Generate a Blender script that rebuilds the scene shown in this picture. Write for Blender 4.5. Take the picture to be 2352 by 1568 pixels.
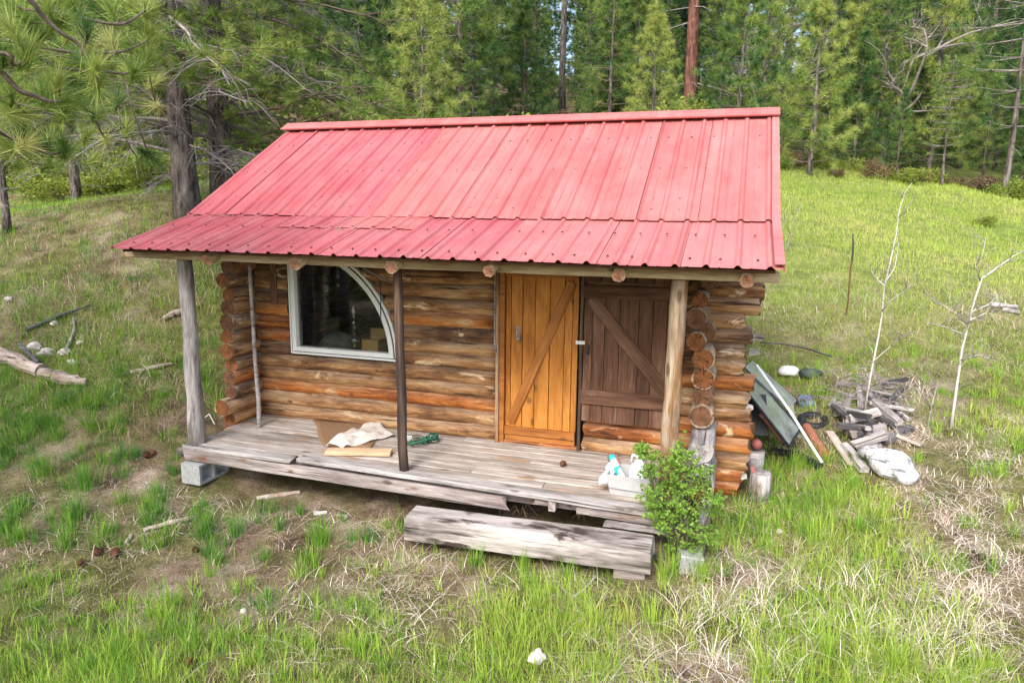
import bpy, bmesh, math, random
import numpy as np
from mathutils import Matrix, Vector
R = math.radians
random.seed(7); rng = np.random.default_rng(11)
scene = bpy.context.scene
for o in list(bpy.data.objects): bpy.data.objects.remove(o)
COL = scene.collection

# ------------------------------------------------------------------ camera
CAM = np.array([3.906, -7.063, 2.494]); YAW, PIT, ROL, FPX = .309, .181, .011, 1601.8   # focal length in pixels of a 2352 px wide picture
FW = np.array([-math.sin(YAW)*math.cos(PIT), math.cos(YAW)*math.cos(PIT), -math.sin(PIT)])
RT0 = np.array([math.cos(YAW), math.sin(YAW), 0.0]); UP0 = np.cross(RT0, FW)
RT = RT0*math.cos(ROL)+UP0*math.sin(ROL); UP = UP0*math.cos(ROL)-RT0*math.sin(ROL)
cd = bpy.data.cameras.new('camera'); cam = bpy.data.objects.new('camera', cd); COL.objects.link(cam)
cd.sensor_width = 36; cd.lens = FPX/2352*36; cd.clip_start = .05; cd.clip_end = 2000
cam.matrix_world = Matrix(((RT[0], UP[0], -FW[0], CAM[0]), (RT[1], UP[1], -FW[1], CAM[1]), (RT[2], UP[2], -FW[2], CAM[2]), (0, 0, 0, 1)))
scene.camera = cam

# ------------------------------------------------------------------ sky, sun, exposure (bright overcast)
SUN_EL, SUN_AZ = R(44), R(187)          # azimuth measured clockwise from +Y; the sun is behind and left of the camera
w = bpy.data.worlds.new('World'); scene.world = w; w.use_nodes = True
nt = w.node_tree; bg = nt.nodes['Background']
sky = nt.nodes.new('ShaderNodeTexSky'); sky.sky_type = 'NISHITA'; sky.sun_disc = False
sky.sun_elevation = SUN_EL; sky.sun_rotation = SUN_AZ; sky.air_density = 1.0; sky.dust_density = 4.0; sky.ozone_density = .6
nt.links.new(sky.outputs[0], bg.inputs[0]); bg.inputs[1].default_value = .15
sl = bpy.data.lights.new('sun', 'SUN'); sl.energy = 1.15; sl.angle = R(20); sl.color = (1, .985, .96)
sun = bpy.data.objects.new('sun', sl); COL.objects.link(sun)
sd = Vector((math.sin(SUN_AZ)*math.cos(SUN_EL), math.cos(SUN_AZ)*math.cos(SUN_EL), math.sin(SUN_EL)))
sun.rotation_euler = sd.to_track_quat('Z', 'Y').to_euler(); sun.location = (0, -20, 40)
vs = scene.view_settings; vs.view_transform = 'Standard'; vs.look = 'None'; vs.gamma = 1; vs.use_curve_mapping = False
vs.exposure = 1.32
scene.render.engine = 'CYCLES'
cy = scene.cycles; cy.max_bounces = 7; cy.diffuse_bounces = 3; cy.glossy_bounces = 3; cy.transmission_bounces = 4; cy.transparent_max_bounces = 8
cy.use_denoising = True; cy.denoiser = 'OPENIMAGEDENOISE'; cy.denoising_prefilter = 'NONE'; cy.denoising_input_passes = 'RGB_ALBEDO_NORMAL'; cy.use_adaptive_sampling = False; cy.sample_clamp_indirect = 4

# ------------------------------------------------------------------ reading a point of the place from where the photograph shows it
def ray(u, v): return FW+RT*((u-1176)/FPX)+UP*((784-v)/FPX)
def at_d(u, v, d): return CAM+ray(u, v)*d
def at_y(u, v, y): r = ray(u, v); return CAM+r*((y-CAM[1])/r[1])
def at_z(u, v, z): r = ray(u, v); return CAM+r*((z-CAM[2])/r[2])

# ------------------------------------------------------------------ terrain height
CP = np.array([(-1.57,-1.2,-.43),(3.6,-1.4,-.42),(1.2,-1.4,-.46),(1.2,0,-.42),(1,3,-.25),(-1.7,3,.05),(3.8,3,-.05),(4.5,0,-.28),(5.4,.4,-.1),
 (5.41,1.53,.2),(6.37,1.8,.2),(5.6,4.9,.95),(5.25,19.55,3.9),(7.3,20.3,3.78),(9.6,20.9,3.6),(13.1,22,3.15),(8,12,2.0),(11,11,1.55),(8,30,5.2),(15,30,4.6),(20,45,8),(0,25,6.4),
 (-3,-1.2,-.12),(-4.5,-.5,.42),(-5.1,2.75,2.35),(-5.75,4.35,2.75),(-10.5,5.4,2.55),(-7.1,1.05,1.95),(-3.2,-2.6,-.45),(-2.6,1.5,.5),(-15,15,4.4),
 (-8,12,4.1),(-2,8,2.6),(3,9,2.3),(-20,30,9),(-8,22,6.2),(0,45,11),(-30,60,16),(30,65,13),(0,85,19),(60,60,12),(60,10,3),(-50,20,8),(-50,-15,1.5),
 (60,-18,-1),(0,-18,-1.4),(2.5,-3.6,-.6),(6,-2,-.5),(0,-4,-.62),(-6,-6,-.3),(10,0,-.15),(13,6,.9),(-60,90,22),(60,110,22),(0,130,26)], float)
def _k(r2): return np.where(r2 > 1e-9, .5*r2*np.log(np.maximum(r2, 1e-9)), 0)
_n = len(CP); _A = np.zeros((_n+3, _n+3)); _d = ((CP[:, None, :2]-CP[None, :, :2])**2).sum(-1)
_A[:_n, :_n] = _k(_d)+np.eye(_n)*.05; _A[:_n, _n] = 1; _A[:_n, _n+1:] = CP[:, :2]; _A[_n:, :_n] = _A[:_n, _n:].T
_W = np.linalg.solve(_A, np.concatenate([CP[:, 2], np.zeros(3)]))
def _hash(i, j, s): 
    h = np.sin(i*127.1+j*311.7+s*74.7)*43758.5453
    return h-np.floor(h)
def vnoise(x, y, s=0):
    i, j = np.floor(x), np.floor(y); fx, fy = x-i, y-j; fx = fx*fx*(3-2*fx); fy = fy*fy*(3-2*fy)
    a, b, c, d = _hash(i, j, s), _hash(i+1, j, s), _hash(i, j+1, s), _hash(i+1, j+1, s)
    return (a*(1-fx)+b*fx)*(1-fy)+(c*(1-fx)+d*fx)*fy
def fbm(x, y, s=0, o=3):
    t = 0; a = .5
    for k in range(o): t = t+a*vnoise(x*2**k, y*2**k, s+k); a *= .5
    return t/(1-.5**o)
def ground(x, y):
    x = np.asarray(x, float); y = np.asarray(y, float); sh = x.shape; P = np.stack([x.ravel(), y.ravel()], -1)
    out = np.zeros(len(P))
    for a in range(0, len(P), 20000):
        q = P[a:a+20000]; r2 = ((q[:, None]-CP[None, :, :2])**2).sum(-1)
        out[a:a+20000] = _k(r2)@_W[:_n]+_W[_n]+q@_W[_n+1:]
    X, Y = P[:, 0], P[:, 1]
    out += (fbm(X*1.3, Y*1.3, 3)-.5)*.10+(vnoise(X*6, Y*6, 9)-.5)*.025
    return out.reshape(sh)
def gz(x, y): return float(ground(np.array([x]), np.array([y]))[0])
def hit(u, v):
    r = ray(u, v); t = np.linspace(2.5, 60, 1500); P = CAM+r*t[:, None]; g = ground(P[:, 0], P[:, 1]); k = np.argmax(P[:, 2] < g)
    if k == 0: return P[-1]
    a, b = (P[k-1, 2]-g[k-1]), (g[k]-P[k, 2]); return P[k-1]+(P[k]-P[k-1])*a/(a+b)

# ------------------------------------------------------------------ material helpers
class NT:
    def __init__(s, name):
        s.m = bpy.data.materials.new(name); s.m.use_nodes = True; s.t = s.m.node_tree; s.b = s.t.nodes['Principled BSDF']; s.out = s.t.nodes['Material Output']
    def n(s, kind, **kw):
        nd = s.t.nodes.new('ShaderNode'+kind)
        for k, v in kw.items():
            if k.startswith('i_'):
                key = k[2:]; key = int(key) if key.isdigit() else key.replace('_', ' ')
                s.set(nd.inputs[key], v)
            else: setattr(nd, k, v)
        return nd
    def set(s, sock, v):
        if isinstance(v, bpy.types.NodeSocket): s.t.links.new(v, sock)
        elif isinstance(v, bpy.types.Node): s.t.links.new(v.outputs[0], sock)
        else:
            if sock.type == 'RGBA' and len(v) == 3: v = (*v, 1)
            sock.default_value = v
    def coord(s, scale=(1, 1, 1), kind='Object', rnd=True):
        c = s.n('TexCoord').outputs[kind]
        if rnd:
            oi = s.n('ObjectInfo'); mul = s.n('VectorMath', operation='MULTIPLY_ADD'); s.set(mul.inputs[0], oi.outputs['Random']); mul.inputs[1].default_value = (37, 91, 53); s.set(mul.inputs[2], c); c = mul.outputs[0]
        mp = s.n('Mapping'); s.set(mp.inputs[0], c); mp.inputs['Scale'].default_value = scale
        return mp.outputs[0]
    def noise(s, vec, scale=1, detail=4, rough=.55, dist=0):
        nd = s.n('TexNoise'); s.set(nd.inputs['Vector'], vec); nd.inputs['Scale'].default_value = scale; nd.inputs['Detail'].default_value = detail; nd.inputs['Roughness'].default_value = rough; nd.inputs['Distortion'].default_value = dist
        return nd.outputs[0]
    def ramp(s, fac, stops, interp='LINEAR'):
        nd = s.n('ValToRGB'); s.set(nd.inputs[0], fac); e = nd.color_ramp.elements; nd.color_ramp.interpolation = interp
        while len(e) < len(stops): e.new(.5)
        for k, (p, c) in enumerate(stops):
            e[k].position = p; c = (c, c, c) if isinstance(c, (int, float)) else c; e[k].color = (*c, 1)
        return nd.outputs[0]
    def mix(s, fac, a, b, mode='MIX'):
        nd = s.n('MixRGB', blend_type=mode); s.set(nd.inputs[0], fac); s.set(nd.inputs[1], a); s.set(nd.inputs[2], b); return nd.outputs[0]
    def math(s, op, a, b=0):
        nd = s.n('Math', operation=op); s.set(nd.inputs[0], a); s.set(nd.inputs[1], b); return nd.outputs[0]
    def bump(s, h, strength=.4, dist=.01):
        nd = s.n('Bump'); s.set(nd.inputs['Height'], h); nd.inputs['Strength'].default_value = strength; nd.inputs['Distance'].default_value = dist; s.set(s.b.inputs['Normal'], nd.outputs[0])
    def done(s, col, rough=.8, spec=.3):
        s.set(s.b.inputs['Base Color'], col); s.set(s.b.inputs['Roughness'], rough); s.b.inputs['Specular IOR Level'].default_value = spec
        return s.m
MAT = {}
def wood(name, stops, along=1.0, across=16, crack=.5, bump=.5, patch=None, knots=True, rough=.82, patchfac=.55, axis='X', top=None, fineamt=.6):
    N = NT(name); AX = (lambda a, b, c: (a, b, c)) if axis == 'X' else (lambda a, b, c: (b, c, a))
    g = N.noise(N.coord(AX(along*2.2, across*1.6, across*1.6)), 1, 5, .65, .3); p = N.noise(N.coord(AX(along*1.1, across*.22, across*.22)), 1, 4, .6, .4)
    f = N.math('ADD', N.math('MULTIPLY', g, 1-patchfac), N.math('MULTIPLY', p, patchfac))
    c = N.ramp(f, stops)
    if patch:
        q = N.noise(N.coord(AX(along*1.7, across*.35, across*.35)), 1.3, 4, .65, .6)
        c = N.mix(N.ramp(q, [(patch[1]-.03, 0.), (patch[1]+.05, 1.)]), c, patch[0])
    if knots:
        vo = N.n('TexVoronoi'); N.set(vo.inputs['Vector'], N.coord(AX(along*2.6, across*.38, across*.38))); vo.inputs['Scale'].default_value = 1
        k = N.ramp(vo.outputs['Distance'], [(.07, 1.), (.15, 0.)]); c = N.mix(N.math('MULTIPLY', k, .75), c, (.055, .03, .018))
    if top:
        sz = N.n('SeparateXYZ'); N.set(sz.inputs[0], N.coord((1, 1, 1), rnd=False)); tq = N.math('ADD', N.math('MULTIPLY', sz.outputs[2], 5.5), N.math('MULTIPLY', p, 1.3))
        c = N.mix(N.math('MULTIPLY', N.ramp(tq, [(.62, 0.), (.98, 1.)]), top[1]), c, N.ramp(g, [(.3, tuple(x*.45 for x in top[0])), (.5, top[0]), (.7, tuple(x*1.7 for x in top[0]))]))
    cr = N.noise(N.coord(AX(along*.9, across*2.6, across*2.6)), 1, 3, .6, .2)
    ck = N.ramp(cr, [(.30, 1.), (.38, 0.)]); c = N.mix(N.math('MULTIPLY', ck, crack), c, (.03, .02, .015))
    fine = N.noise(N.coord(AX(along*9, across*8, across*8)), 1, 3, .6)
    c = N.mix(fineamt, c, N.ramp(fine, [(.3, .6), (.7, 1.4)]), 'MULTIPLY')
    N.bump(N.math('SUBTRACT', g, N.math('MULTIPLY', ck, .8)), bump, .012)
    MAT[name] = N.done(c, rough); return N.m
def plain(name, col, var=.25, scale=8, rough=.8, bump=.2, spec=.3, metal=0):
    N = NT(name); f = N.noise(N.coord((1, 1, 1)), scale, 5, .6); dk = tuple(x*(1-var) for x in col); lt = tuple(min(1, x*(1+var)) for x in col)
    c = N.ramp(f, [(.3, dk), (.5, col), (.72, lt)]); N.bump(f, bump, .01); N.b.inputs['Metallic'].default_value = metal
    MAT[name] = N.done(c, rough, spec); return N.m
def end_grain(name, cols, crack=.8):
    N = NT(name); mp = N.coord((1, 1, 1), rnd=False); sx = N.n('SeparateXYZ'); N.set(sx.inputs[0], mp)
    y2 = N.math('MULTIPLY', sx.outputs[1], sx.outputs[1]); z2 = N.math('MULTIPLY', sx.outputs[2], sx.outputs[2]); rr = N.math('SQRT', N.math('ADD', y2, z2))
    nz = N.noise(N.coord((6, 14, 14)), 1, 4, .6); rd = N.math('ADD', rr, N.math('MULTIPLY', nz, .035))
    ring = N.math('SINE', N.math('MULTIPLY', rd, 330)); c = N.ramp(N.math('MULTIPLY', rd, 8.6), [(.15, cols[0]), (.75, cols[1]), (.97, cols[2]), (1.0, cols[3])])
    c = N.mix(N.math('ADD', N.math('MULTIPLY', ring, .16), .34), c, (.045, .02, .01)); an = N.math('ARCTAN2', sx.outputs[1], sx.outputs[2])
    cb = N.n('CombineXYZ'); N.set(cb.inputs[0], N.math('MULTIPLY', an, 1.4)); oi = N.n('ObjectInfo'); N.set(cb.inputs[1], N.math('MULTIPLY', oi.outputs['Random'], 60)); N.set(cb.inputs[2], N.math('MULTIPLY', rr, 4))
    cr = N.ramp(N.noise(cb, 3.2, 2, .5), [(.36, 1.), (.40, 0.)]); c = N.mix(N.math('MULTIPLY', cr, crack), c, (.02, .012, .008))
    c = N.mix(.7, c, N.ramp(nz, [(.3, .4), (.7, 1.5)]), 'MULTIPLY')
    N.bump(N.math('SUBTRACT', nz, cr), .5, .01); MAT[name] = N.done(c, .85); return N.m
def leafy(name, stops, trans=.35, rough=.6, rnd=.0):
    """needles and blades: colour from the per-blade 'tint' attribute, thin and partly translucent"""
    N = NT(name); at = N.n('Attribute', attribute_name='tint'); f = at.outputs['Fac']
    if rnd: oi = N.n('ObjectInfo'); f = N.math('ADD', f, N.math('MULTIPLY', N.math('SUBTRACT', oi.outputs['Random'], .5), rnd))
    c = N.ramp(f, stops); N.done(c, rough, .25)
    tr = N.n('BsdfTranslucent'); N.set(tr.inputs[0], c); mx = N.n('MixShader'); mx.inputs[0].default_value = trans
    N.t.links.new(N.b.outputs[0], mx.inputs[1]); N.t.links.new(tr.outputs[0], mx.inputs[2]); N.t.links.new(mx.outputs[0], N.out.inputs[0])
    MAT[name] = N.m; return N.m

# ------------------------------------------------------------------ mesh helpers
WM = {}
def link(name, data, parent=None, M=None, label=None, cat=None, group=None, kind=None):
    o = bpy.data.objects.new(name, data); COL.objects.link(o); M = M or Matrix()
    if parent is not None: o.parent = parent; o.matrix_local = WM[parent].inverted() @ M
    else: o.matrix_world = M
    WM[o] = M
    for k, v in (('label', label), ('category', cat), ('group', group), ('kind', kind)):
        if v: o[k] = v
    return o
def empty(name, loc, label, cat, group=None):
    return link(name, None, None, Matrix.Translation(Vector(loc)), label, cat, group)
class MB:
    def __init__(s): s.v = []; s.f = []; s.m = []; s.sm = []
    def add(s, vs, fs, mi=0, smooth=False, M=None):
        b = len(s.v)
        for p in vs: p = Vector(p); s.v.append(tuple(M @ p) if M else tuple(p))
        for f in fs: s.f.append(tuple(b+i for i in f)); s.m.append(mi); s.sm.append(smooth)
    def box(s, x0, x1, y0, y1, z0, z1, mi=0, M=None, ch=0):
        if ch:
            sec = [(y0+ch, z0), (y1-ch, z0), (y1, z0+ch), (y1, z1-ch), (y1-ch, z1), (y0+ch, z1), (y0, z1-ch), (y0, z0+ch)]
            s.sweep(sec, [x0, x1], mi, mi, M); return
        v = [(x, y, z) for x in (x0, x1) for y in (y0, y1) for z in (z0, z1)]
        s.add(v, [(0, 1, 3, 2), (4, 6, 7, 5), (0, 4, 5, 1), (2, 3, 7, 6), (0, 2, 6, 4), (1, 5, 7, 3)], mi, False, M)
    def sweep(s, sec, xs, mi=0, me=0, M=None, jit=0, jag=0, smooth=False, scale=None, off=None):
        n = len(sec); vs = []; L = len(xs)
        for k, x in enumerate(xs):
            sc = scale[k] if scale is not None else 1; oy, oz = off[k] if off is not None else (0, 0)
            for (y, z) in sec:
                dx = (random.uniform(-jag, jag) if k in (0, L-1) else 0)
                vs.append((x+dx, y*sc+oy+random.uniform(-jit, jit), z*sc+oz+random.uniform(-jit, jit)))
        fs = [(k*n+i, k*n+(i+1) % n, (k+1)*n+(i+1) % n, (k+1)*n+i) for k in range(L-1) for i in range(n)]
        b = len(s.v); s.add(vs, fs, mi, smooth, M); s.f.append(tuple(b+i for i in reversed(range(n)))); s.m.append(me); s.sm.append(False)
        s.f.append(tuple(b+(L-1)*n+i for i in range(n))); s.m.append(me); s.sm.append(False)
    def tube(s, pts, rad, n=8, mi=0, smooth=True, cap=True, me=None):
        pts = [Vector(p) for p in pts]; L = len(pts); vs = []; a = None
        rad = rad if hasattr(rad, '__len__') else [rad]*L
        for k, p in enumerate(pts):
            t = (pts[min(k+1, L-1)]-pts[max(k-1, 0)]).normalized()
            if a is None: a = t.cross(Vector((0, 0, 1)) if abs(t.z) < .9 else Vector((1, 0, 0))).normalized()
            else: a = (a-t*a.dot(t)).normalized()
            b = t.cross(a)
            for i in range(n): q = 2*math.pi*i/n; vs.append(p+(a*math.cos(q)+b*math.sin(q))*rad[k])
        fs = [(k*n+i, k*n+(i+1) % n, (k+1)*n+(i+1) % n, (k+1)*n+i) for k in range(L-1) for i in range(n)]
        b0 = len(s.v); s.add(vs, fs, mi, smooth)
        if cap:
            me = mi if me is None else me
            s.f.append(tuple(b0+i for i in reversed(range(n)))); s.m.append(me); s.sm.append(False); s.f.append(tuple(b0+(L-1)*n+i for i in range(n))); s.m.append(me); s.sm.append(False)
    def lathe(s, prof, n=16, mi=0, M=None):
        vs = []; 
        for (r, z) in prof:
            for i in range(n): q = 2*math.pi*i/n; vs.append((r*math.cos(q), r*math.sin(q), z))
        fs = [(k*n+i, k*n+(i+1) % n, (k+1)*n+(i+1) % n, (k+1)*n+i) for k in range(len(prof)-1) for i in range(n)]
        s.add(vs, fs, mi, True, M); b = len(s.v)-len(prof)*n
        s.f.append(tuple(b+i for i in reversed(range(n)))); s.m.append(mi); s.sm.append(False); e = b+(len(prof)-1)*n; s.f.append(tuple(e+i for i in range(n))); s.m.append(mi); s.sm.append(False)
    def blob(s, c, rx, ry, rz, rough=.25, seed=0, mi=0, nu=12, nv=8, M=None, flat=None, smooth=True):
        rs = np.random.default_rng(seed); ph = rs.uniform(0, 6.28, (6,)); vs = []; fr = rs.uniform(1, 4, (6,))
        for j in range(nv+1):
            th = math.pi*j/nv
            for i in range(nu):
                q = 2*math.pi*i/nu; k = 1+rough*(math.sin(fr[0]*q*1//1+ph[0])*.0+math.sin(2*q+ph[1]+2*th)*.35+math.sin(3*q+ph[2]-3*th)*.3+math.sin(5*q+4*th+ph[3])*.2)*math.sin(th)+rough*.2*rs.uniform(-1, 1)*(0 < j < nv)
                z = math.cos(th)*rz*k; z = max(z, -flat) if flat is not None else z
                vs.append((c[0]+math.sin(th)*math.cos(q)*rx*k, c[1]+math.sin(th)*math.sin(q)*ry*k, c[2]+z))
        fs = [(j*nu+i, (j+1)*nu+i, (j+1)*nu+(i+1) % nu, j*nu+(i+1) % nu) for j in range(nv) for i in range(nu)]
        s.add(vs, fs, mi, smooth, M)
    def build(s, name, mats, parent=None, M=None, **kw):
        me = bpy.data.meshes.new(name); me.from_pydata(s.v, [], s.f)
        for m in (mats if isinstance(mats, (list, tuple)) else [mats]): me.materials.append(MAT[m])
        me.polygons.foreach_set('material_index', s.m); me.polygons.foreach_set('use_smooth', s.sm); me.update()
        return link(name, me, parent, M, **kw)
def frame(p0, p1, up=(0, 0, 1)):
    p0 = Vector(p0); p1 = Vector(p1); x = (p1-p0).normalized(); up = Vector(up); y = up.cross(x).normalized(); z = x.cross(y)
    return Matrix(((x.x, y.x, z.x, p0.x), (x.y, y.y, z.y, p0.y), (x.z, y.z, z.z, p0.z), (0, 0, 0, 1))), (p1-p0).length
def log(name, p0, p1, r0, r1, mats, parent=None, n=12, step=.4, wob=.006, jag=.012, squash=1.0, **kw):
    M, L = frame(p0, p1, (0, 0, 1) if abs((Vector(p1)-Vector(p0)).normalized().z) < .9 else (0, 1, 0))
    k = max(3, int(L/step)+1); xs = [L*i/(k-1) for i in range(k)]
    ph = [random.uniform(.95, 1.05) for _ in range(n)]
    sec = [(math.cos(2*math.pi*i/n)*ph[i], math.sin(2*math.pi*i/n)*ph[i]*squash) for i in range(n)]
    b = MB(); b.sweep(sec, xs, 0, 1, None, .0, jag, True, [(r0+(r1-r0)*i/(k-1))*random.uniform(.95, 1.05) for i in range(k)], [(random.uniform(-wob, wob), random.uniform(-wob, wob)) for _ in range(k)])
    # tiny surface wobble
    return b.build(name, mats, parent, M, **kw)
def plank(name, p0, p1, wd, th, mats, parent=None, up=(0, 0, 1), jag=.004, warp=.003, ch=.006, step=.5, roll=0, **kw):
    M, L = frame(p0, p1, up); k = max(2, int(L/step)+1); xs = [L*i/(k-1) for i in range(k)]; h, t = wd/2, th/2
    if roll: M = M @ Matrix.Rotation(roll, 4, 'X')
    sec = [(-h+ch, -t), (h-ch, -t), (h, -t+ch), (h, t-ch), (h-ch, t), (-h+ch, t), (-h, t-ch), (-h, -t+ch)]
    b = MB(); b.sweep(sec, xs, 0, 1 if isinstance(mats, (list, tuple)) else 0, None, 0, jag, False, None, [(random.uniform(-warp, warp), random.uniform(-warp, warp)) for _ in range(k)])
    return b.build(name, mats, parent, M, **kw)
def np_mesh(name, V, T, mat, tint=None, parent=None, M=None, smooth=False, **kw):
    """big triangle mesh from arrays; tint is one float for each vertex"""
    me = bpy.data.meshes.new(name); V = np.ascontiguousarray(V, np.float32); T = np.ascontiguousarray(T, np.int32)
    me.vertices.add(len(V)); me.vertices.foreach_set('co', V.ravel()); me.loops.add(T.size); me.loops.foreach_set('vertex_index', T.ravel())
    me.polygons.add(len(T)); me.polygons.foreach_set('loop_start', np.arange(0, T.size, 3, dtype=np.int32))
    if smooth: me.polygons.foreach_set('use_smooth', np.ones(len(T), bool))
    if tint is not None: a = me.attributes.new('tint', 'FLOAT', 'POINT'); a.data.foreach_set('value', np.ascontiguousarray(tint, np.float32))
    me.materials.append(MAT[mat]); me.update(calc_edges=True); 
    return link(name, me, parent, M, **kw)
# ------------------------------------------------------------------ materials
wood('log_wood', [(.33, (.035, .02, .014)), (.42, (.16, .075, .034)), (.50, (.35, .185, .08)), (.58, (.52, .32, .16)), (.68, (.67, .50, .31))], 1.1, 12, .9, .9, ((.72, .56, .36), .63), top=((.20, .15, .115), .6))
wood('log_orange', [(.33, (.05, .02, .012)), (.42, (.24, .075, .02)), (.51, (.44, .155, .037)), (.61, (.58, .30, .105)), (.71, (.68, .46, .25))], 1.1, 12, .9, .9, ((.66, .46, .28), .64), top=((.22, .15, .11), .55))
wood('log_dull', [(.33, (.03, .018, .014)), (.43, (.13, .068, .04)), (.52, (.30, .17, .085)), (.62, (.47, .31, .17)), (.72, (.60, .48, .34))], 1.1, 12, .9, .9, ((.62, .5, .37), .63), top=((.19, .15, .125), .65))
end_grain('log_end', [(.30, .115, .035), (.33, .125, .045), (.24, .10, .05), (.56, .42, .27)])
end_grain('log_end_dark', [(.20, .09, .04), (.23, .11, .06), (.16, .085, .05), (.48, .36, .24)])
end_grain('rotten_end', [(.34, .15, .035), (.38, .19, .05), (.10, .075, .06), (.06, .055, .05)])
end_grain('pale_end', [(.50, .22, .12), (.55, .36, .26), (.56, .43, .33), (.55, .48, .38)], .6)
wood('grey_wood', [(.32, (.05, .044, .042)), (.42, (.20, .185, .18)), (.52, (.37, .35, .345)), (.66, (.53, .51, .50))], .9, 15, .95, .8, ((.13, .095, .075), .62))
wood('deck_wood', [(.31, (.10, .08, .068)), (.42, (.255, .225, .20)), (.54, (.40, .36, .33)), (.68, (.53, .49, .455))], .8, 13, .8, .5, ((.30, .20, .13), .60))
wood('rim_wood', [(.31, (.045, .036, .033)), (.42, (.175, .145, .135)), (.54, (.32, .28, .27)), (.68, (.46, .42, .41))], .8, 14, .9, .7, ((.16, .08, .04), .64))
wood('pale_pole', [(.3, (.13, .09, .05)), (.45, (.33, .25, .15)), (.57, (.47, .38, .25)), (.72, (.57, .5, .37))], .9, 18, .6, .4, ((.30, .18, .09), .62))
wood('tan_post', [(.32, (.05, .034, .025)), (.43, (.19, .135, .09)), (.53, (.33, .255, .18)), (.68, (.47, .40, .31))], .7, 14, .8, .5, ((.22, .12, .055), .56))
wood('dark_post', [(.30, (.014, .012, .013)), (.45, (.06, .042, .036)), (.58, (.15, .10, .068)), (.72, (.38, .3, .22))], .5, 16, .5, .4)
wood('door_wood', [(.28, (.17, .05, .008)), (.43, (.38, .145, .025)), (.56, (.54, .225, .045)), (.72, (.66, .35, .10))], .9, 9, .35, .2, None, True, .5, fineamt=.4)
wood('door_rail_wood', [(.28, (.14, .04, .008)), (.43, (.28, .10, .022)), (.58, (.41, .165, .042)), (.72, (.52, .27, .09))], .9, 9, .4, .2, None, True, .5, fineamt=.4)
wood('shutter_wood', [(.30, (.024, .012, .007)), (.43, (.085, .04, .022)), (.55, (.15, .076, .047)), (.72, (.26, .165, .12))], .8, 12, .55, .35, ((.22, .15, .115), .66), False, .7)
wood('timber_wood', [(.34, (.03, .025, .023)), (.43, (.17, .15, .14)), (.52, (.36, .33, .315)), (.66, (.52, .49, .47))], .7, 9, .95, 1.0, ((.055, .042, .036), .57))
wood('fresh_board', [(.3, (.42, .27, .16)), (.5, (.58, .42, .27)), (.7, (.68, .54, .39))], .9, 10, .2, .2)
wood('bark', [(.36, (.018, .014, .013)), (.46, (.075, .062, .057)), (.56, (.17, .147, .138)), (.7, (.30, .27, .26))], 1.4, 8, .9, 1.0, None, False, axis='Z', patchfac=.3)
wood('red_bark', [(.36, (.025, .012, .01)), (.46, (.10, .042, .03)), (.57, (.19, .085, .06)), (.72, (.30, .17, .13))], 1.4, 7, .9, 1.0, None, False, axis='Z', patchfac=.3)
wood('dead_branch', [(.3, (.10, .085, .08)), (.5, (.25, .22, .215)), (.72, (.42, .39, .38))], 2, 14, .3, .3, None, False)
wood('live_branch', [(.3, (.06, .045, .035)), (.5, (.15, .115, .09)), (.72, (.30, .25, .22))], 2, 14, .3, .3, None, False)
wood('white_bark', [(.28, (.16, .14, .12)), (.4, (.42, .41, .385)), (.6, (.47, .46, .44)), (.75, (.55, .54, .52))], 9, 4, .5, .2, None, True)
wood('rotten_log', [(.28, (.10, .075, .06)), (.42, (.30, .24, .2)), (.55, (.46, .39, .34)), (.72, (.62, .57, .52))], .8, 9, .9, 1.0, ((.28, .17, .11), .62))
wood('charred_wood', [(.3, (.02, .02, .022)), (.5, (.07, .068, .072)), (.7, (.2, .195, .2))], 1.2, 10, .5, .6, None, False)
plain('concrete', (.31, .32, .325), .22, 30, .9, .3)
plain('brick', (.40, .17, .14), .3, 18, .9, .4)
plain('steel', (.42, .42, .43), .2, 12, .4, .05, .5, .7)
plain('dark_iron', (.05, .045, .045), .4, 20, .6, .2)
plain('vinyl_white', (.74, .78, .79), .03, 5, .4, .0)
plain('rubber_black', (.02, .02, .022), .3, 12, .55, .1)
plain('terracotta', (.36, .14, .085), .25, 9, .8, .15)
plain('white_plastic', (.74, .76, .80), .08, 10, .45, .15)
plain('teal_plastic', (.03, .50, .45), .1, 10, .45, .05)
plain('grey_card', (.42, .42, .44), .14, 7, .85, .15)
plain('cardboard', (.48, .31, .13), .12, 8, .85, .1)
plain('brown_mat', (.25, .155, .09), .18, 45, .95, .5)
plain('green_strap', (.025, .13, .085), .4, 20, .7, .2)
plain('olive_strap', (.13, .12, .08), .3, 20, .8, .2)
plain('denim', (.13, .16, .24), .45, 14, .9, .4)
plain('dark_cloth', (.06, .075, .07), .5, 9, .9, .4)
plain('rock', (.50, .46, .44), .25, 9, .9, .5)
plain('cone_brown', (.12, .05, .028), .5, 25, .8, .3)
plain('screw_metal', (.07, .03, .028), .3, 30, .5, .0)
plain('red_rubber', (.30, .10, .095), .3, 10, .6, .1)
plain('brass', (.40, .30, .12), .2, 10, .35, .05, .5, .8)
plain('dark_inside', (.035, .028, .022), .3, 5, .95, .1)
plain('cable_white', (.7, .68, .64), .1, 5, .6, 0)
plain('paper_white', (.62, .58, .54), .22, 9, .9, .5)
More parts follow.
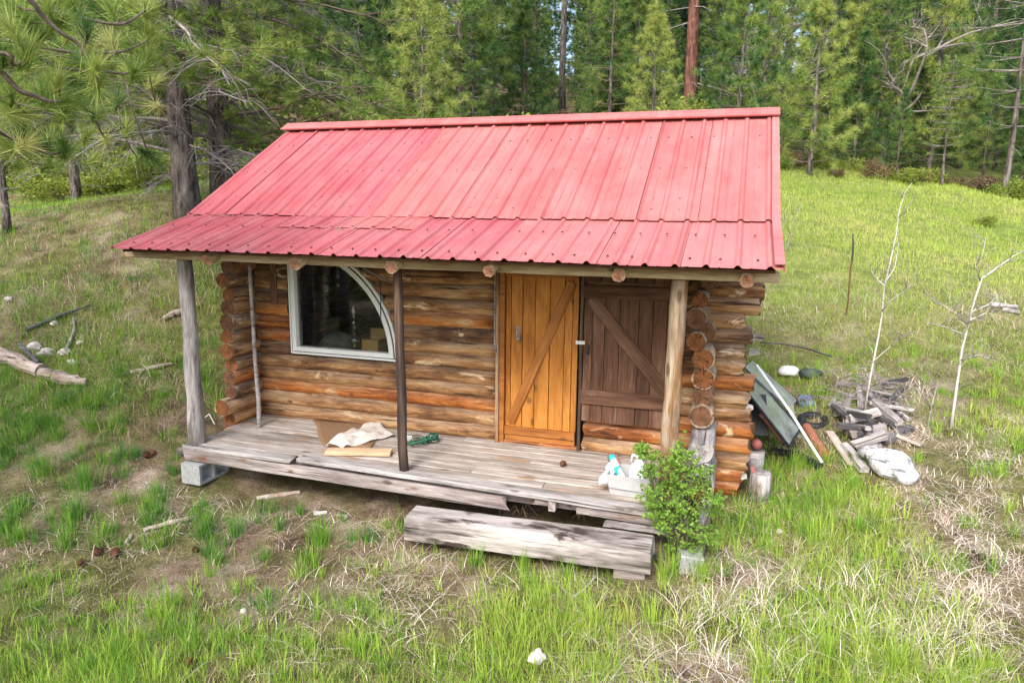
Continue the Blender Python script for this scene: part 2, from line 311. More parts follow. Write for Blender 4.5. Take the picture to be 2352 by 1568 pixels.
def sack():
    N = NT('sack_white'); c = (.74, .75, .78); q = N.noise(N.coord((7, 26, 26), rnd=False), 1, 2, .5); k = N.ramp(q, [(.60, 0.), (.63, 1.)]); r = N.noise(N.coord((3, 3, 3)), 1, 2)
    k = N.math('MULTIPLY', k, N.ramp(r, [(.5, 0.), (.56, .75)])); f = N.noise(N.coord((1, 1, 1)), 9, 5, .7, .8); N.bump(f, 1.0, .05)
    MAT['sack_white'] = N.done(N.mix(k, N.ramp(f, [(.3, (.40, .41, .44)), (.6, (.62, .63, .66))]), (.10, .10, .12)), .6)
sack()
def glassy(name, tint, refl=1.0, rough=.0, dirt=0):
    N = NT(name); fr = N.n('Fresnel'); fr.inputs[0].default_value = 1.5; gl = N.n('BsdfGlossy'); gl.inputs['Roughness'].default_value = rough; gl.inputs[0].default_value = (.95, .97, .97, 1)
    tp = N.n('BsdfTransparent'); tp.inputs[0].default_value = (*tint, 1); mx = N.n('MixShader'); N.set(mx.inputs[0], N.math('MULTIPLY', fr, refl)); N.t.links.new(tp.outputs[0], mx.inputs[1]); N.t.links.new(gl.outputs[0], mx.inputs[2]); N.t.links.new(mx.outputs[0], N.out.inputs[0])
    if dirt:
        df = N.n('BsdfDiffuse'); df.inputs[0].default_value = (.42, .48, .45, 1); m2 = N.n('MixShader'); N.set(m2.inputs[0], N.math('MULTIPLY', N.noise(N.coord((1, 1, 1)), 5, 4), dirt*2)); N.t.links.new(mx.outputs[0], m2.inputs[1]); N.t.links.new(df.outputs[0], m2.inputs[2]); N.t.links.new(m2.outputs[0], N.out.inputs[0])
    MAT[name] = N.m
glassy('window_glass', (.80, .84, .82), 3.2); glassy('old_glass', (.55, .62, .59), 1.2, .1, .4); glassy('lamp_glass', (.75, .88, .84), 3.0)
def roof_paint(name, lo, mid, hi, dirt=.35):
    N = NT(name); p = N.noise(N.coord((1.3, .5, 1)), 1, 5, .6); st = N.noise(N.coord((26, .7, 1)), 1, 4, .65); f = N.math('ADD', N.math('MULTIPLY', p, .5), N.math('MULTIPLY', st, .5))
    c = N.ramp(f, [(.34, lo), (.5, mid), (.66, hi)]); d = N.noise(N.coord((5, 2, 1)), 1, 5, .7); c = N.mix(N.math('MULTIPLY', N.ramp(d, [(.56, 0.), (.72, 1.)]), dirt), c, (.22, .06, .06))
    sc = N.noise(N.coord((60, 1.1, 1)), 1, 2, .5); c = N.mix(N.math('MULTIPLY', N.ramp(sc, [(.68, 0.), (.72, 1.)]), .35), c, (.2, .07, .06)); du = N.noise(N.coord((2.2, 1.2, 1)), 1, 6, .7); c = N.mix(N.math('MULTIPLY', N.ramp(du, [(.42, 0.), (.68, 1.)]), .32), c, (.40, .27, .25)); N.bump(p, .08, .02)
    MAT[name] = N.done(c, N.ramp(st, [(.3, .5), (.7, .68)]), .28)
roof_paint('roof_coral', (.375, .092, .092), (.44, .125, .122), (.51, .17, .163), .5)
roof_paint('roof_rose', (.33, .066, .080), (.40, .092, .106), (.47, .13, .142), .6)
roof_paint('roof_pale', (.40, .11, .11), (.475, .148, .146), (.54, .195, .19), .45)
leafy('grass_blade', [(.0, (.05, .18, .05)), (.22, (.14, .32, .04)), (.45, (.27, .45, .05)), (.72, (.43, .54, .09)), (1, (.60, .57, .22))], .3)
leafy('straw', [(0, (.10, .065, .045)), (.25, (.28, .19, .13)), (.55, (.54, .43, .33)), (.8, (.72, .63, .53)), (1, (.84, .79, .72))], .15, .8)
leafy('needle_near', [(0, (.05, .12, .035)), (.35, (.14, .26, .05)), (.6, (.30, .40, .08)), (1, (.58, .58, .24))], .35, .5)
leafy('needle_pine', [(0, (.024, .07, .03)), (.3, (.075, .175, .055)), (.55, (.18, .30, .075)), (.8, (.33, .43, .10)), (1, (.48, .53, .16))], .4, .6, .65)
leafy('needle_fir', [(0, (.025, .075, .035)), (.5, (.08, .18, .06)), (1, (.18, .28, .09))], .4, .6, .4)
leafy('leaf_bright', [(0, (.09, .24, .03)), (.5, (.22, .42, .06)), (1, (.40, .55, .11))], .4, .5)
leafy('leaf_shrub', [(0, (.09, .17, .03)), (.5, (.23, .31, .05)), (1, (.40, .42, .09))], .4, .6, .4)
leafy('leaf_brush', [(0, (.07, .045, .03)), (.5, (.16, .10, .065)), (1, (.22, .2, .07))], .2, .8, .3)
N = NT('soil'); gp = N.n('NewGeometry').outputs['Position']
def gn(s, d=5, r=.6, dist=0): return N.noise(gp, s, d, r, dist)
a = N.ramp(gn(2.2), [(.34, (.07, .045, .03)), (.46, (.20, .14, .095)), (.58, (.34, .26, .19)), (.7, (.46, .38, .30))])
b = N.ramp(gn(5.5, 4), [(.35, (.09, .09, .035)), (.55, (.18, .175, .065)), (.7, (.30, .27, .13))])
c = N.mix(N.ramp(gn(.8, 6, .65), [(.40, 0.), (.56, 1.)]), a, b)
at = N.n('Attribute', attribute_name='tint'); c = N.mix(at.outputs['Fac'], c, N.ramp(gn(3), [(.3, (.11, .16, .04)), (.5, (.20, .27, .06)), (.72, (.34, .33, .13))]))
fn = gn(70, 4, .75); c = N.mix(.85, c, N.ramp(fn, [(.36, .25), (.5, .85), (.66, 1.6)]), 'MULTIPLY'); N.bump(N.math('ADD', fn, gn(18)), .8, .03)
MAT['soil'] = N.done(c, .95, .1)

# ------------------------------------------------------------------ ground
def axis(lo, hi, c0, c1, fine, grow=1.16):
    a = list(np.arange(c0, c1, fine)); s = fine; x = c1
    while x < hi: a.append(x); s *= grow; x += s
    a.append(hi); s = fine; x = c0; b = []
    while x > lo: s *= grow; x -= s; b.append(max(x, lo))
    return np.array(b[::-1]+a)
gx = axis(-110, 120, -9, 12, .14); gy = axis(-45, 190, -5, 9, .14)
GX, GY = np.meshgrid(gx, gy); GZ = ground(GX, GY); nx, ny = len(gx), len(gy)
idx = np.arange(nx*ny).reshape(ny, nx); a_, b_, c_, d_ = idx[:-1, :-1].ravel(), idx[:-1, 1:].ravel(), idx[1:, 1:].ravel(), idx[1:, :-1].ravel()
mead = lambda x, y: np.clip((y-2.5-.0*x)/5, 0, 1)*np.clip((x-2.0)/3, 0, 1)       # the open meadow uphill of the cabin
np_mesh('ground', np.stack([GX.ravel(), GY.ravel(), GZ.ravel()], -1), np.concatenate([np.stack([a_, b_, c_], -1), np.stack([a_, c_, d_], -1)]), 'soil', np.clip(mead(GX.ravel(), GY.ravel())*.8, 0, 1), smooth=True, kind='structure')

# ------------------------------------------------------------------ grass, straw and needle litter
def keep_out(x, y):
    k = (x > -1.72) & (x < 3.85) & (y > -1.34) & (y < 3.3)
    k |= (x > 1.1) & (x < 3.45) & (y > -1.78) & (y < -1.3)
    k |= (x > -1.75) & (x < -1.2) & (y > -1.4) & (y < -.9)
    k |= (x > 3.5) & (x < 4.15) & (y > -.1) & (y < 3.3)
    return ~k
def polar(n, r0, r1, pw=1.0, a0=-52, a1=44):
    """points on the ground round the camera, density falling off with distance"""
    u = rng.random(n); r = (r0**pw+(r1**pw-r0**pw)*u)**(1/pw); a = np.radians(rng.uniform(a0, a1, n))-YAW
    return CAM[0]+np.sin(a)*r, CAM[1]+np.cos(a)*r
def blades(x, y, h, wd, lean, ang, tint, seg=2, curl=1.0, z=None):
    """tapered curved blades: returns vertices, triangles, tint"""
    n = len(x); z = ground(x, y)-.01 if z is None else z; base = np.stack([x, y, z], -1); dr = np.stack([np.cos(ang), np.sin(ang), np.zeros(n)], -1); side = np.stack([-np.sin(ang), np.cos(ang), np.zeros(n)], -1)
    fa = rng.uniform(0, math.pi, n); side = side*np.cos(fa)[:, None]*.8+dr*np.sin(fa)[:, None]*.5+side*.2
    V = []
    for k in range(seg+1):
        t = k/seg; p = base+dr*(lean*h*t**(1+.7*curl))[:, None]; p[:, 2] += h*t*(1-lean*.45*t*curl)
        wk = (wd*(1-t)**.6*.5)[:, None]
        if k < seg: V += [p-side*wk, p+side*wk]
        else: V += [p]
    m = 2*seg+1; VV = np.stack(V, 1).reshape(-1, 3); o = (np.arange(n)*m)[:, None]; T = []
    for k in range(seg-1): T += [o+np.array([[2*k, 2*k+1, 2*k+3]]), o+np.array([[2*k, 2*k+3, 2*k+2]])]
    T += [o+np.array([[2*seg-2, 2*seg-1, 2*seg]])]
    return VV, np.concatenate(T), np.repeat(tint, m)
def merge(parts):
    V, T, C = [], [], []; b = 0
    for v, t, c in parts: V.append(v); T.append(t+b); C.append(c); b += len(v)
    return np.concatenate(V), np.concatenate(T), np.concatenate(C)
BARE = [(-1.6, -1.9, 1.3), (-.2, -2.2, .9), (-2.6, -2.9, .8), (2.2, -1.1, 1.2), (6.9, .1, 1.1), (7.2, -1.2, 1.2), (6.4, -1.6, .6), (6.3, .0, .7), (6.0, .9, .7), (-2.6, -.2, .7), (4.15, -1.35, .3)]
def lush(x, y):
    d = fbm(x*.75, y*.75, 21, 4)*1.25-.05-.03*np.clip((2.8-x)/3, 0, 1)
    for (bx, by, br) in BARE: d = d-.55*np.exp(-(((x-bx)/br)**2+((y-by)/br)**2))
    d = d+.22*np.clip((x-3.4)/1.5, 0, 1)*np.clip((-.6-y)/.8, 0, 1)+.3*mead(x, y)
    return np.clip(d, 0, 1)
GP = []
# short turf
x, y = polar(330000, 3.0, 13, 1.1); L = lush(x, y); k = keep_out(x, y) & (rng.random(len(x)) < (L-.12)*1.5); x, y, L = x[k], y[k], L[k]
col = np.clip(.38+.5*fbm(x*1.1, y*1.1, 5)+rng.normal(0, .16, len(x))-.10*np.clip((3-x)/4, 0, 1), 0, 1)
GP.append(blades(x, y, rng.uniform(.04, .13, len(x))*(.6+.7*L), rng.uniform(.004, .008, len(x)), rng.uniform(.1, .9, len(x)), rng.uniform(0, 6.28, len(x)), col, 1))
# taller clumps
def clumps(n, r0, r1, hmin, hmax, nb, rad, thr, tsh=0., pw=1.0, wd=(.0055, .0105)):
    x, y = polar(n, r0, r1, pw); L = lush(x, y); k = keep_out(x, y) & (rng.random(len(x)) < np.clip((L-thr)*2.0, 0, 1)); x, y, L = x[k], y[k], L[k]; m = len(x)
    hh = rng.uniform(hmin, hmax, m)*(.55+.7*L); t0 = np.clip(.28+.55*fbm(x*.9, y*.9, 8)+rng.normal(0, .09, m)+tsh-.16*np.clip((2.5-x)/4, 0, 1), 0, .95)
    cnt = rng.integers(nb//2, nb, m); i = np.repeat(np.arange(m), cnt); q = len(i); a = rng.uniform(0, 6.28, q); rr = np.abs(rng.normal(0, rad, q))*(hh[i]/.2)
    bx, by = x[i]+np.cos(a)*rr, y[i]+np.sin(a)*rr; kk = keep_out(bx, by); i, a, rr, bx, by = i[kk], a[kk], rr[kk], bx[kk], by[kk]; q = len(i)
    return blades(bx, by, hh[i]*rng.uniform(.45, 1.1, q), rng.uniform(*wd, q), rng.uniform(.05, .75, q), a+rng.normal(0, .6, q), np.clip(t0[i]+rng.normal(0, .12, q), 0, 1), 2)
GP.append(clumps(7500, 3.0, 11, .12, .28, 20, .03, .27))
GP.append(clumps(1100, 3.0, 10.5, .20, .36, 34, .045, .42, -.05))
# hand-placed rank tufts seen beside the porch, step and sack
TUFT = [(1560, 1300, .26, 60, .07, .2), (1590, 1310, .26, 70, .07, .25), (1545, 1315, .24, 50, .06, .25), (1620, 1290, .24, 60, .07, .25), (100, 1090, .34, 160, .12, .12), (170, 1190, .36, 200, .1, .06), (200, 1120, .38, 180, .1, .05), (150, 1260, .3, 110, .08, .12), (470, 1225, .32, 150, .09, .02), (540, 1230, .3, 130, .08, .05), (340, 1170, .24, 60, .05, .18), (640, 1215, .26, 60, .06, .08),
        (735, 1250, .33, 150, .08, .16), (720, 1300, .26, 60, .05, .26), (885, 1170, .36, 110, .09, .08), (930, 1200, .33, 120, .07, .08), (690, 1180, .26, 60, .05, .05), (450, 1185, .24, 60, .06, .1), (210, 985, .3, 90, .08, .15), (60, 1010, .28, 70, .1, .2),
        (1010, 1270, .24, 80, .07, .2), (1090, 1300, .26, 90, .07, .2), (1200, 1310, .25, 90, .1, .2), (1300, 1325, .25, 70, .1, .22), (1400, 1335, .25, 70, .1, .22), (1180, 1270, .22, 40, .05, .02), (1520, 1330, .28, 80, .08, .3), (1610, 1330, .3, 120, .1, .35),
        (1640, 1130, .25, 80, .08, .22), (1700, 1150, .25, 70, .08, .3), (1780, 1090, .26, 70, .1, .3), (1830, 1075, .24, 70, .08, .3), (1960, 1125, .26, 90, .08, .32), (1900, 1060, .2, 60, .07, .3), (2110, 1060, .22, 50, .06, .35), (1760, 1560, .34, 140, .12, .42), (1900, 1500, .3, 120, .12, .4),
        (2050, 1540, .34, 150, .14, .4), (2250, 1540, .3, 120, .14, .42), (1500, 1440, .28, 90, .12, .4), (600, 1395, .2, 90, .1, .02), (1740, 880, .22, 60, .1, .25), (1880, 905, .2, 60, .1, .3), (2150, 985, .22, 50, .06, .3), (1320, 1455, .18, 60, .1, .45), (380, 1425, .2, 60, .08, .5), (480, 905, .26, 60, .06, .1), (460, 870, .24, 50, .06, .12)]
for (u, v, hh, n, rad, t0) in TUFT:
    p = hit(u, v); a = rng.uniform(0, 6.28, n); rr = np.abs(rng.normal(0, rad*.8, n)); bx, by = p[0]+np.cos(a)*rr, p[1]+np.sin(a)*rr; k = keep_out(bx, by); bx, by, a = bx[k], by[k], a[k]; n = len(a)
    GP.append(blades(bx, by, hh*rng.uniform(.4, 1.1, n), rng.uniform(.006, .011, n), rng.uniform(.05, .55, n), a+rng.normal(0, .5, n), np.clip(t0+.14+rng.normal(0, .11, n), 0, 1), 3))
# far meadow and hillside
x, y = polar(330000, 10, 34, .9); k = keep_out(x, y) & (lush(x, y) > rng.random(len(x))*.8) & ((y > 1.5) | (np.abs(x-1) > 4)); x, y = x[k], y[k]; rr = np.hypot(x-CAM[0], y-CAM[1]); m = mead(x, y)
GP.append(blades(x, y, rng.uniform(.05, .17, len(x))*(.8+.02*rr), rng.uniform(.004, .007, len(x))*(rr/8), rng.uniform(.1, .8, len(x)), rng.uniform(0, 6.28, len(x)), np.clip(.12+.22*m+.62*fbm(x*.45, y*.45, 31)+rng.normal(0, .16, len(x)), 0, 1), 1))
rs_ = random.Random(8)
def sprout(u0, u1, v0, v1, n_, h0, h1, t0, t1, m0, m1):
    for k in range(n_):
        p = hit(rs_.uniform(u0, u1), rs_.uniform(v0, v1)); n = rs_.randint(m0, m1); a = rng.uniform(0, 6.28, n); rr = np.abs(rng.normal(0, .07, n)); bx, by = p[0]+np.cos(a)*rr, p[1]+np.sin(a)*rr; k_ = keep_out(bx, by); bx, by, a = bx[k_], by[k_], a[k_]; n = len(a)
        GP.append(blades(bx, by, rs_.uniform(h0, h1)*rng.uniform(.4, 1.1, n), rng.uniform(.006, .011, n), rng.uniform(.05, .6, n), a+rng.normal(0, .5, n), np.clip(rs_.uniform(t0, t1)+rng.normal(0, .11, n), 0, 1), 2))
sprout(-20, 430, 860, 1260, 80, .14, .30, .08, .36, 40, 100); sprout(-20, 900, 1300, 1560, 80, .12, .22, .28, .6, 30, 70); sprout(430, 960, 1130, 1300, 26, .12, .26, .05, .25, 30, 70); sprout(1650, 2352, 1050, 1330, 50, .14, .26, .25, .5, 30, 60); sprout(1760, 2352, 800, 950, 40, .12, .22, .2, .5, 30, 60)
V, T, C = merge(GP); np_mesh('grass', V, T, 'grass_blade', C, label='green spring grass growing in tufts over the ground', cat='grass', kind='stuff')
print('grass tris', len(T))
# dry straw
SP = []; BANK = []
x, y = polar(64000, 3.0, 12.5, 1.15); q = fbm(x*.9+40, y*.9, 44, 4); k = keep_out(x, y) & (rng.random(len(x)) < np.clip((q-.40)*4, .05, 1)); x, y, q = x[k], y[k], q[k]; n = len(x)
SP.append(blades(x, y, rng.uniform(.05, .2, n), rng.uniform(.003, .008, n), rng.uniform(.9, 2.8, n), rng.uniform(0, 6.28, n), np.clip(.55+rng.normal(.1, .26, n), 0, 1), 3, .8))
def tangle(pts, nb, hh, rad, lean=1.6, t=.75):
    for (u, v) in pts:
        p = hit(u, v); a = rng.uniform(0, 6.28, nb); rr = np.abs(rng.normal(0, rad, nb)); bx, by = p[0]+np.cos(a)*rr, p[1]+np.sin(a)*rr; k = keep_out(bx, by); m = k.sum()
        SP.append(blades(bx[k], by[k], hh*rng.uniform(.4, 1.1, m), rng.uniform(.005, .011, m), rng.uniform(.3, lean, m), rng.uniform(0, 6.28, m), np.clip(t+rng.normal(0, .14, m), 0, 1), 3))
tangle([(930, 1290), (900, 1260), (690, 1345), (1660, 1400), (1720, 1440), (1600, 1420), (1850, 1440), (1990, 1410), (2180, 1210), (2230, 1180), (2280, 1120), (2300, 1290), (1750, 1390), (1560, 1240), (1580, 1330), (1480, 1500), (2230, 1020), (2120, 900), (2000, 870), (1880, 860), (1760, 820)], 26, .24, .12)
tangle([(300, 690), (360, 680), (460, 700), (430, 640), (250, 700), (320, 780), (380, 790), (270, 660), (150, 690), (60, 710), (200, 760), (340, 830), (440, 760), (250, 820), (520, 640), (380, 610), (560, 500), (300, 560), (1950, 690), (1850, 690), (2000, 700), (1750, 700), (1900, 650), (2200, 720), (2300, 690)], 42, .3, .25, 2.2, .62)
tangle([(430, 960), (390, 985), (450, 930), (360, 955), (480, 945), (400, 930), (340, 1000), (300, 985), (450, 985)], 60, .28, .2, 2.0, .35)
rt_ = random.Random(4)
for k in range(230):
    p = hit(rt_.uniform(-20, 500), rt_.uniform(480, 960)); n = rt_.randint(18, 46); a = rng.uniform(0, 6.28, n); rr = np.abs(rng.normal(0, .13, n)); bx, by = p[0]+np.cos(a)*rr, p[1]+np.sin(a)*rr; kk = keep_out(bx, by); bx, by, a = bx[kk], by[kk], a[kk]; n = len(a)
    BANK.append(blades(bx, by, rt_.uniform(.12, .28)*rng.uniform(.4, 1.1, n), rng.uniform(.007, .012, n), rng.uniform(.1, .9, n), a+rng.normal(0, .5, n), np.clip(rt_.uniform(.1, .42)+rng.normal(0, .12, n), 0, 1), 2))
V, T, C = merge(BANK); np_mesh('bank_grass', V, T, 'grass_blade', C, label='ragged green grass covering the bank beside the cabin', cat='grass', kind='stuff')
def scatter(u0, u1, v0, v1, n): return [(rt_.uniform(u0, u1), rt_.uniform(v0, v1)) for _ in range(n)]
tangle(scatter(0, 490, 500, 930, 80), 30, .22, .2, 2.4, .55); tangle(scatter(1740, 2352, 670, 800, 44), 40, .22, .3, 2.4, .55); tangle(scatter(2040, 2352, 950, 1460, 120), 30, .14, .17, 2.8, .78); tangle(scatter(1900, 2130, 850, 930, 14), 40, .16, .14, 2.8, .7)
tangle(scatter(1540, 2300, 1300, 1568, 80), 12, .28, .09, 1.5, .85); tangle(scatter(1650, 2100, 1120, 1330, 30), 14, .16, .12, 2.4, .75); tangle(scatter(500, 1500, 1300, 1568, 34), 16, .14, .14, 2.8, .7); tangle(scatter(0, 700, 1050, 1400, 40), 20, .10, .16, 3.0, .6); tangle(scatter(1760, 2130, 850, 1080, 44), 26, .18, .13, 2.4, .68)
x, y = polar(70000, 9, 30, .9); k = (fbm(x*.35, y*.35, 61) > .49) & keep_out(x, y) & (rng.random(len(x)) < np.where(mead(x, y) > .5, .6, 1)); x, y = x[k], y[k]; n = len(x); rr = np.hypot(x-CAM[0], y-CAM[1])
SP.append(blades(x, y, rng.uniform(.06, .22, n), rng.uniform(.003, .005, n)*(rr/9), rng.uniform(.4, 2, n), rng.uniform(0, 6.28, n), np.clip(.45+rng.normal(.05, .2, n), 0, 1), 1))
V, T, C = merge(SP); np_mesh('dry_straw', V, T, 'straw', C, label='dry bleached straw and dead grass lying in the turf', cat='straw', kind='stuff')
# fallen pine needles
x, y = polar(380000, 3.0, 12.5, 1.2); q = 1-lush(x, y); k = keep_out(x, y) & (rng.random(len(x)) < np.clip((q-.25)*2.0, 0.25, 1)); x, y = x[k], y[k]
x2 = rng.uniform(-1.6, 3.3, 5000); y2 = rng.uniform(-1.75, -1.15, 5000); x = np.concatenate([x, x2]); y = np.concatenate([y, y2]); n = len(x)
SP = [blades(x, y, rng.uniform(.012, .03, n), rng.uniform(.003, .0065, n), rng.uniform(2.0, 5, n), rng.uniform(0, 6.28, n), np.clip(.30+.3*fbm(x*.8, y*.8, 77)+rng.normal(0, .26, n), 0, 1), 1)]
V, T, C = merge(SP); np_mesh('needle_litter', V, T, 'straw', C, label='brown fallen pine needles littering the bare ground', cat='litter', kind='stuff')
# ------------------------------------------------------------------ cabin
cabin = empty('log_cabin', (1.0, 0, -.45), 'small log cabin with red metal roof and open plank porch', 'cabin')
PITCH = .157
LOGM = ['log_wood', 'log_orange', 'log_dull']
def logmat(z): return random.choice(['log_orange', 'log_wood', 'log_orange'] if z < .55 else ['log_wood', 'log_dull', 'log_wood', 'log_orange'])
def hbox(name, x0, x1, y0, y1, z0, z1, mat, parent): 
    b = MB(); b.box(x0, x1, y0, y1, z0, z1); return b.build(name, mat, parent)
# front wall: backing behind the logs (with the window and door openings), logs in front
WX0, WX1, WZ0, WRX, WRZ = -1.10, .24, .85, 1.34, 1.26      # quarter-round window
b = MB()
for (x0, x1, z0, z1) in ((-1.6, WX0-.02, -.3, 2.35), (WX0-.02, WX1+.02, -.3, WZ0-.03), (WX1+.02, 1.5, -.3, 2.35), (2.44, 3.6, -.3, 2.35), (1.5, 2.44, 1.98, 2.35)): b.box(x0, x1, .10, .14, z0, z1)
NA = 14; vs = []; fs = []
for k in range(NA+1):
    t = math.pi/2*k/NA; xa, za = WX0+(WRX+.03)*math.cos(t), WZ0+(WRZ+.03)*math.sin(t); za = min(za, 2.34); vs += [(xa, .10, za), (WX1+.021, .10, za), (xa, .14, za), (WX1+.021, .14, za)]
for k in range(NA): i = k*4; fs += [(i, i+1, i+5, i+4), (i+2, i+6, i+7, i+3), (i, i+4, i+6, i+2)]
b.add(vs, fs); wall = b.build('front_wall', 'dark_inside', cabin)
rows = [-.24+PITCH*i for i in range(17)]
def arc_x(z): 
    s = (z-WZ0)/(WRZ+.06); return WX0+(WRX+.075)*math.sqrt(max(0, 1-min(1, s)**2))
for i, z in enumerate(rows):
    spans = []
    if z < WZ0-.07: spans.append((-1.62, 1.47))
    else: spans.append((-1.62, WX0-.055)); spans.append((arc_x(z+.03 if z > WZ0 else z), 1.47))
    spans.append((2.46, 4.10+random.uniform(-.08, .09)))
    for (x0, x1) in spans:
        r = random.uniform(.090, .101); dy = random.uniform(-.012, .012); dz = random.uniform(-.008, .008)
        log('log', (x0, .075+dy, z+dz), (x1, .075+dy, z+dz+random.uniform(-.012, .012)), r, r*random.uniform(.95, 1.06), [logmat(z), 'log_end_dark'], wall, 14, .25, .006, .03 if x1 > 3.9 else .006)
# splintered pale tips of the logs at the corner
for (zz, L) in ((1.33, .13), (1.18, .1), (.62, .08), (.13, .16), (-.1, .07)):
    vs = [(0, -.05, -.03), (0, .05, -.03), (0, .04, .045), (0, -.04, .05), (L, -.03, -.005), (L*.8, .03, .0), (L*.9, 0, .03)]
    b = MB(); b.add(vs, [(0, 3, 6, 4), (0, 4, 5, 1), (3, 2, 6), (2, 1, 5, 6), (4, 6, 5), (0, 1, 2, 3)]); b.build('splinter', 'grey_wood', wall, Matrix.Translation((4.08, .055, zz)))
# side walls: logs lying along the depth of the cabin, their ends standing out over the porch
def side(xc, inner, specs, nm):
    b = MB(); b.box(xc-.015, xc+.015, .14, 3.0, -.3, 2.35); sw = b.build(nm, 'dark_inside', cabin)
    for (z, r, yf, dx, em) in specs:
        log('log', (xc+dx, yf, z), (xc+dx*.3, 3.25, z+random.uniform(-.015, .015)), r, r*.95, [(random.choice(LOGM) if xc < 0 else 'tan_post'), em], sw, 16, .35, .006, .008)
    return sw
ls = []; z = -.26; i = 0
while z < 2.3:
    r = random.uniform(.082, .1); ls.append((z, r, -.43+random.uniform(-.07, .07)-(.12 if z < .25 else 0), random.uniform(-.03, .03)+.02*(z < .4), random.choice(['log_end', 'log_end_dark']))); z += .163
side(-1.70, 1, ls, 'side_wall')
rs = [(2.07, .10, -.36, -.03, 'log_end'), (1.90, .1, -.20, .0, 'log_end_dark'), (1.725, .072, -.40, -.075, 'log_end'), (1.555, .098, -.46, -.1, 'log_end_dark'), (1.42, .085, -.30, -.01, 'log_end_dark'), (1.33, .088, -.44, -.085, 'log_end'),
      (1.17, .103, -.42, -.015, 'log_end'), (.98, .108, -.40, .0, 'log_end'), (.80, .098, -.38, .0, 'log_end_dark'), (.62, .112, -.43, .0, 'log_end_dark')]
rw = side(3.68, -1, rs, 'side_wall')
# lowest courses: weathered logs that carry the porch, flattened on top
for (z, r, yf, dx, m, e) in ((.42, .115, -.84, .03, 'grey_wood', 'grey_wood'), (.25, .10, -.86, .02, 'grey_wood', 'charred_wood')):
    M, L = frame((3.68+dx, yf, z), (3.68+dx, 3.2, z)); n = 14; sec = []
    for k in range(n): q = 2*math.pi*k/n; sec.append((math.cos(q)*r, min(math.sin(q)*r, r*.55)))
    b = MB(); b.sweep(sec, [0, .4, 1, 2, L], 0, 1, None, 0, .012, False); b.build('log', [m, e], rw, M)
log('log', (3.70, -.90, .06), (3.72, 3.2, .05), .15, .135, ['grey_wood', 'rotten_end'], rw, 18, .35, .005, .008)
log('log', (3.70, -.72, -.15), (3.72, 3.2, -.15), .115, .12, ['grey_wood', 'rotten_end'], rw, 16, .35, .005, .008)
# back wall and gables
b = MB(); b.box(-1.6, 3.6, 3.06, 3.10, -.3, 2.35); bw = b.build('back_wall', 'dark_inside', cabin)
for z in rows: log('log', (-2.0, 3.14, z), (4.05, 3.14, z), .088, .09, [logmat(z), 'log_end'], bw, 10, 1.2)
for xg in (-1.72, 3.66):
    g = hbox('gable', xg, xg+.02, .1, 3.0, 2.3, 2.42, 'shutter_wood', cabin); y = .1
    while y < 2.95:
        yt = min(y+.17, 2.98); zt = lambda q: 2.71+.595*(min(q, 3.09-q))-.12
        b = MB(); b.add([(xg-.015, y, 2.3), (xg-.015, yt-.006, 2.3), (xg-.015, yt-.006, zt(yt)), (xg-.015, y, zt(y)), (xg+.012, y, 2.3), (xg+.012, yt-.006, 2.3), (xg+.012, yt-.006, zt(yt)), (xg+.012, y, zt(y))], [(0, 3, 2, 1), (4, 5, 6, 7), (0, 1, 5, 4), (2, 3, 7, 6), (1, 2, 6, 5), (0, 4, 7, 3)]); b.build('plank', 'shutter_wood', g); y = yt
# inside: floor, table board below the window, partition
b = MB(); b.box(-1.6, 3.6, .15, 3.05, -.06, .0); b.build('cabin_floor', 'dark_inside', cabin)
b = MB(); b.box(-1.55, .9, .16, .75, .74, .78); b.build('window_shelf', 'shutter_wood', cabin)

# window
def arc_strip(rx0, rz0, rx1, rz1, y0, y1, ztop=2.2, n=22):
    b = MB(); vs = []; fs = []
    for k in range(n+1):
        t = math.pi/2*k/n; 
        for (rx, rz) in ((rx0, rz0), (rx1, rz1)):
            for y in (y0, y1): vs.append((WX0+rx*math.cos(t), y, WZ0+rz*math.sin(t)))
    for k in range(n):
        i = k*4; fs += [(i, i+4, i+6, i+2), (i+1, i+3, i+7, i+5), (i, i+1, i+5, i+4), (i+2, i+6, i+7, i+3)]
    fs += [(0, 2, 3, 1), (n*4, n*4+1, n*4+3, n*4+2)]; b.add(vs, fs, 0, False); return b
n = 22; vs = [(WX0, .03, WZ0)]+[(WX0+(WRX-.03)*math.cos(math.pi/2*k/n), .03, WZ0+(WRZ-.03)*math.sin(math.pi/2*k/n)) for k in range(n+1)]
b = MB(); b.add(vs, [tuple([0]+list(range(1, n+2)))]); win = b.build('window', 'window_glass', cabin); win['label'] = 'quarter round fixed window pane'
b = arc_strip(WRX-.055, WRZ-.055, WRX, WRZ, -.035, .06); b.box(WX0-.0, WX0+.055, -.034, .06, WZ0-.002, WZ0+WRZ); b.box(WX0+.0555, WX0+WRX-.003, -.033, .059, WZ0-.0, WZ0+.05); b.build('frame', 'vinyl_white', win)
b = arc_strip(WRX+.012, WRZ+.012, WRX+.045, WRZ+.045, -.02, .06); b.box(WX0-.03, WX0-.012, -.03, .06, WZ0-.03, WZ0+WRZ); b.box(WX0-.011, WX0+WRX+.05, -.03, .06, WZ0-.035, WZ0-.012); b.build('trim', 'vinyl_white', win)
b = arc_strip(WRX+.0005, WRZ+.0005, WRX+.0115, WRZ+.0115, -.024, .05); b.build('gasket', 'rubber_black', win)

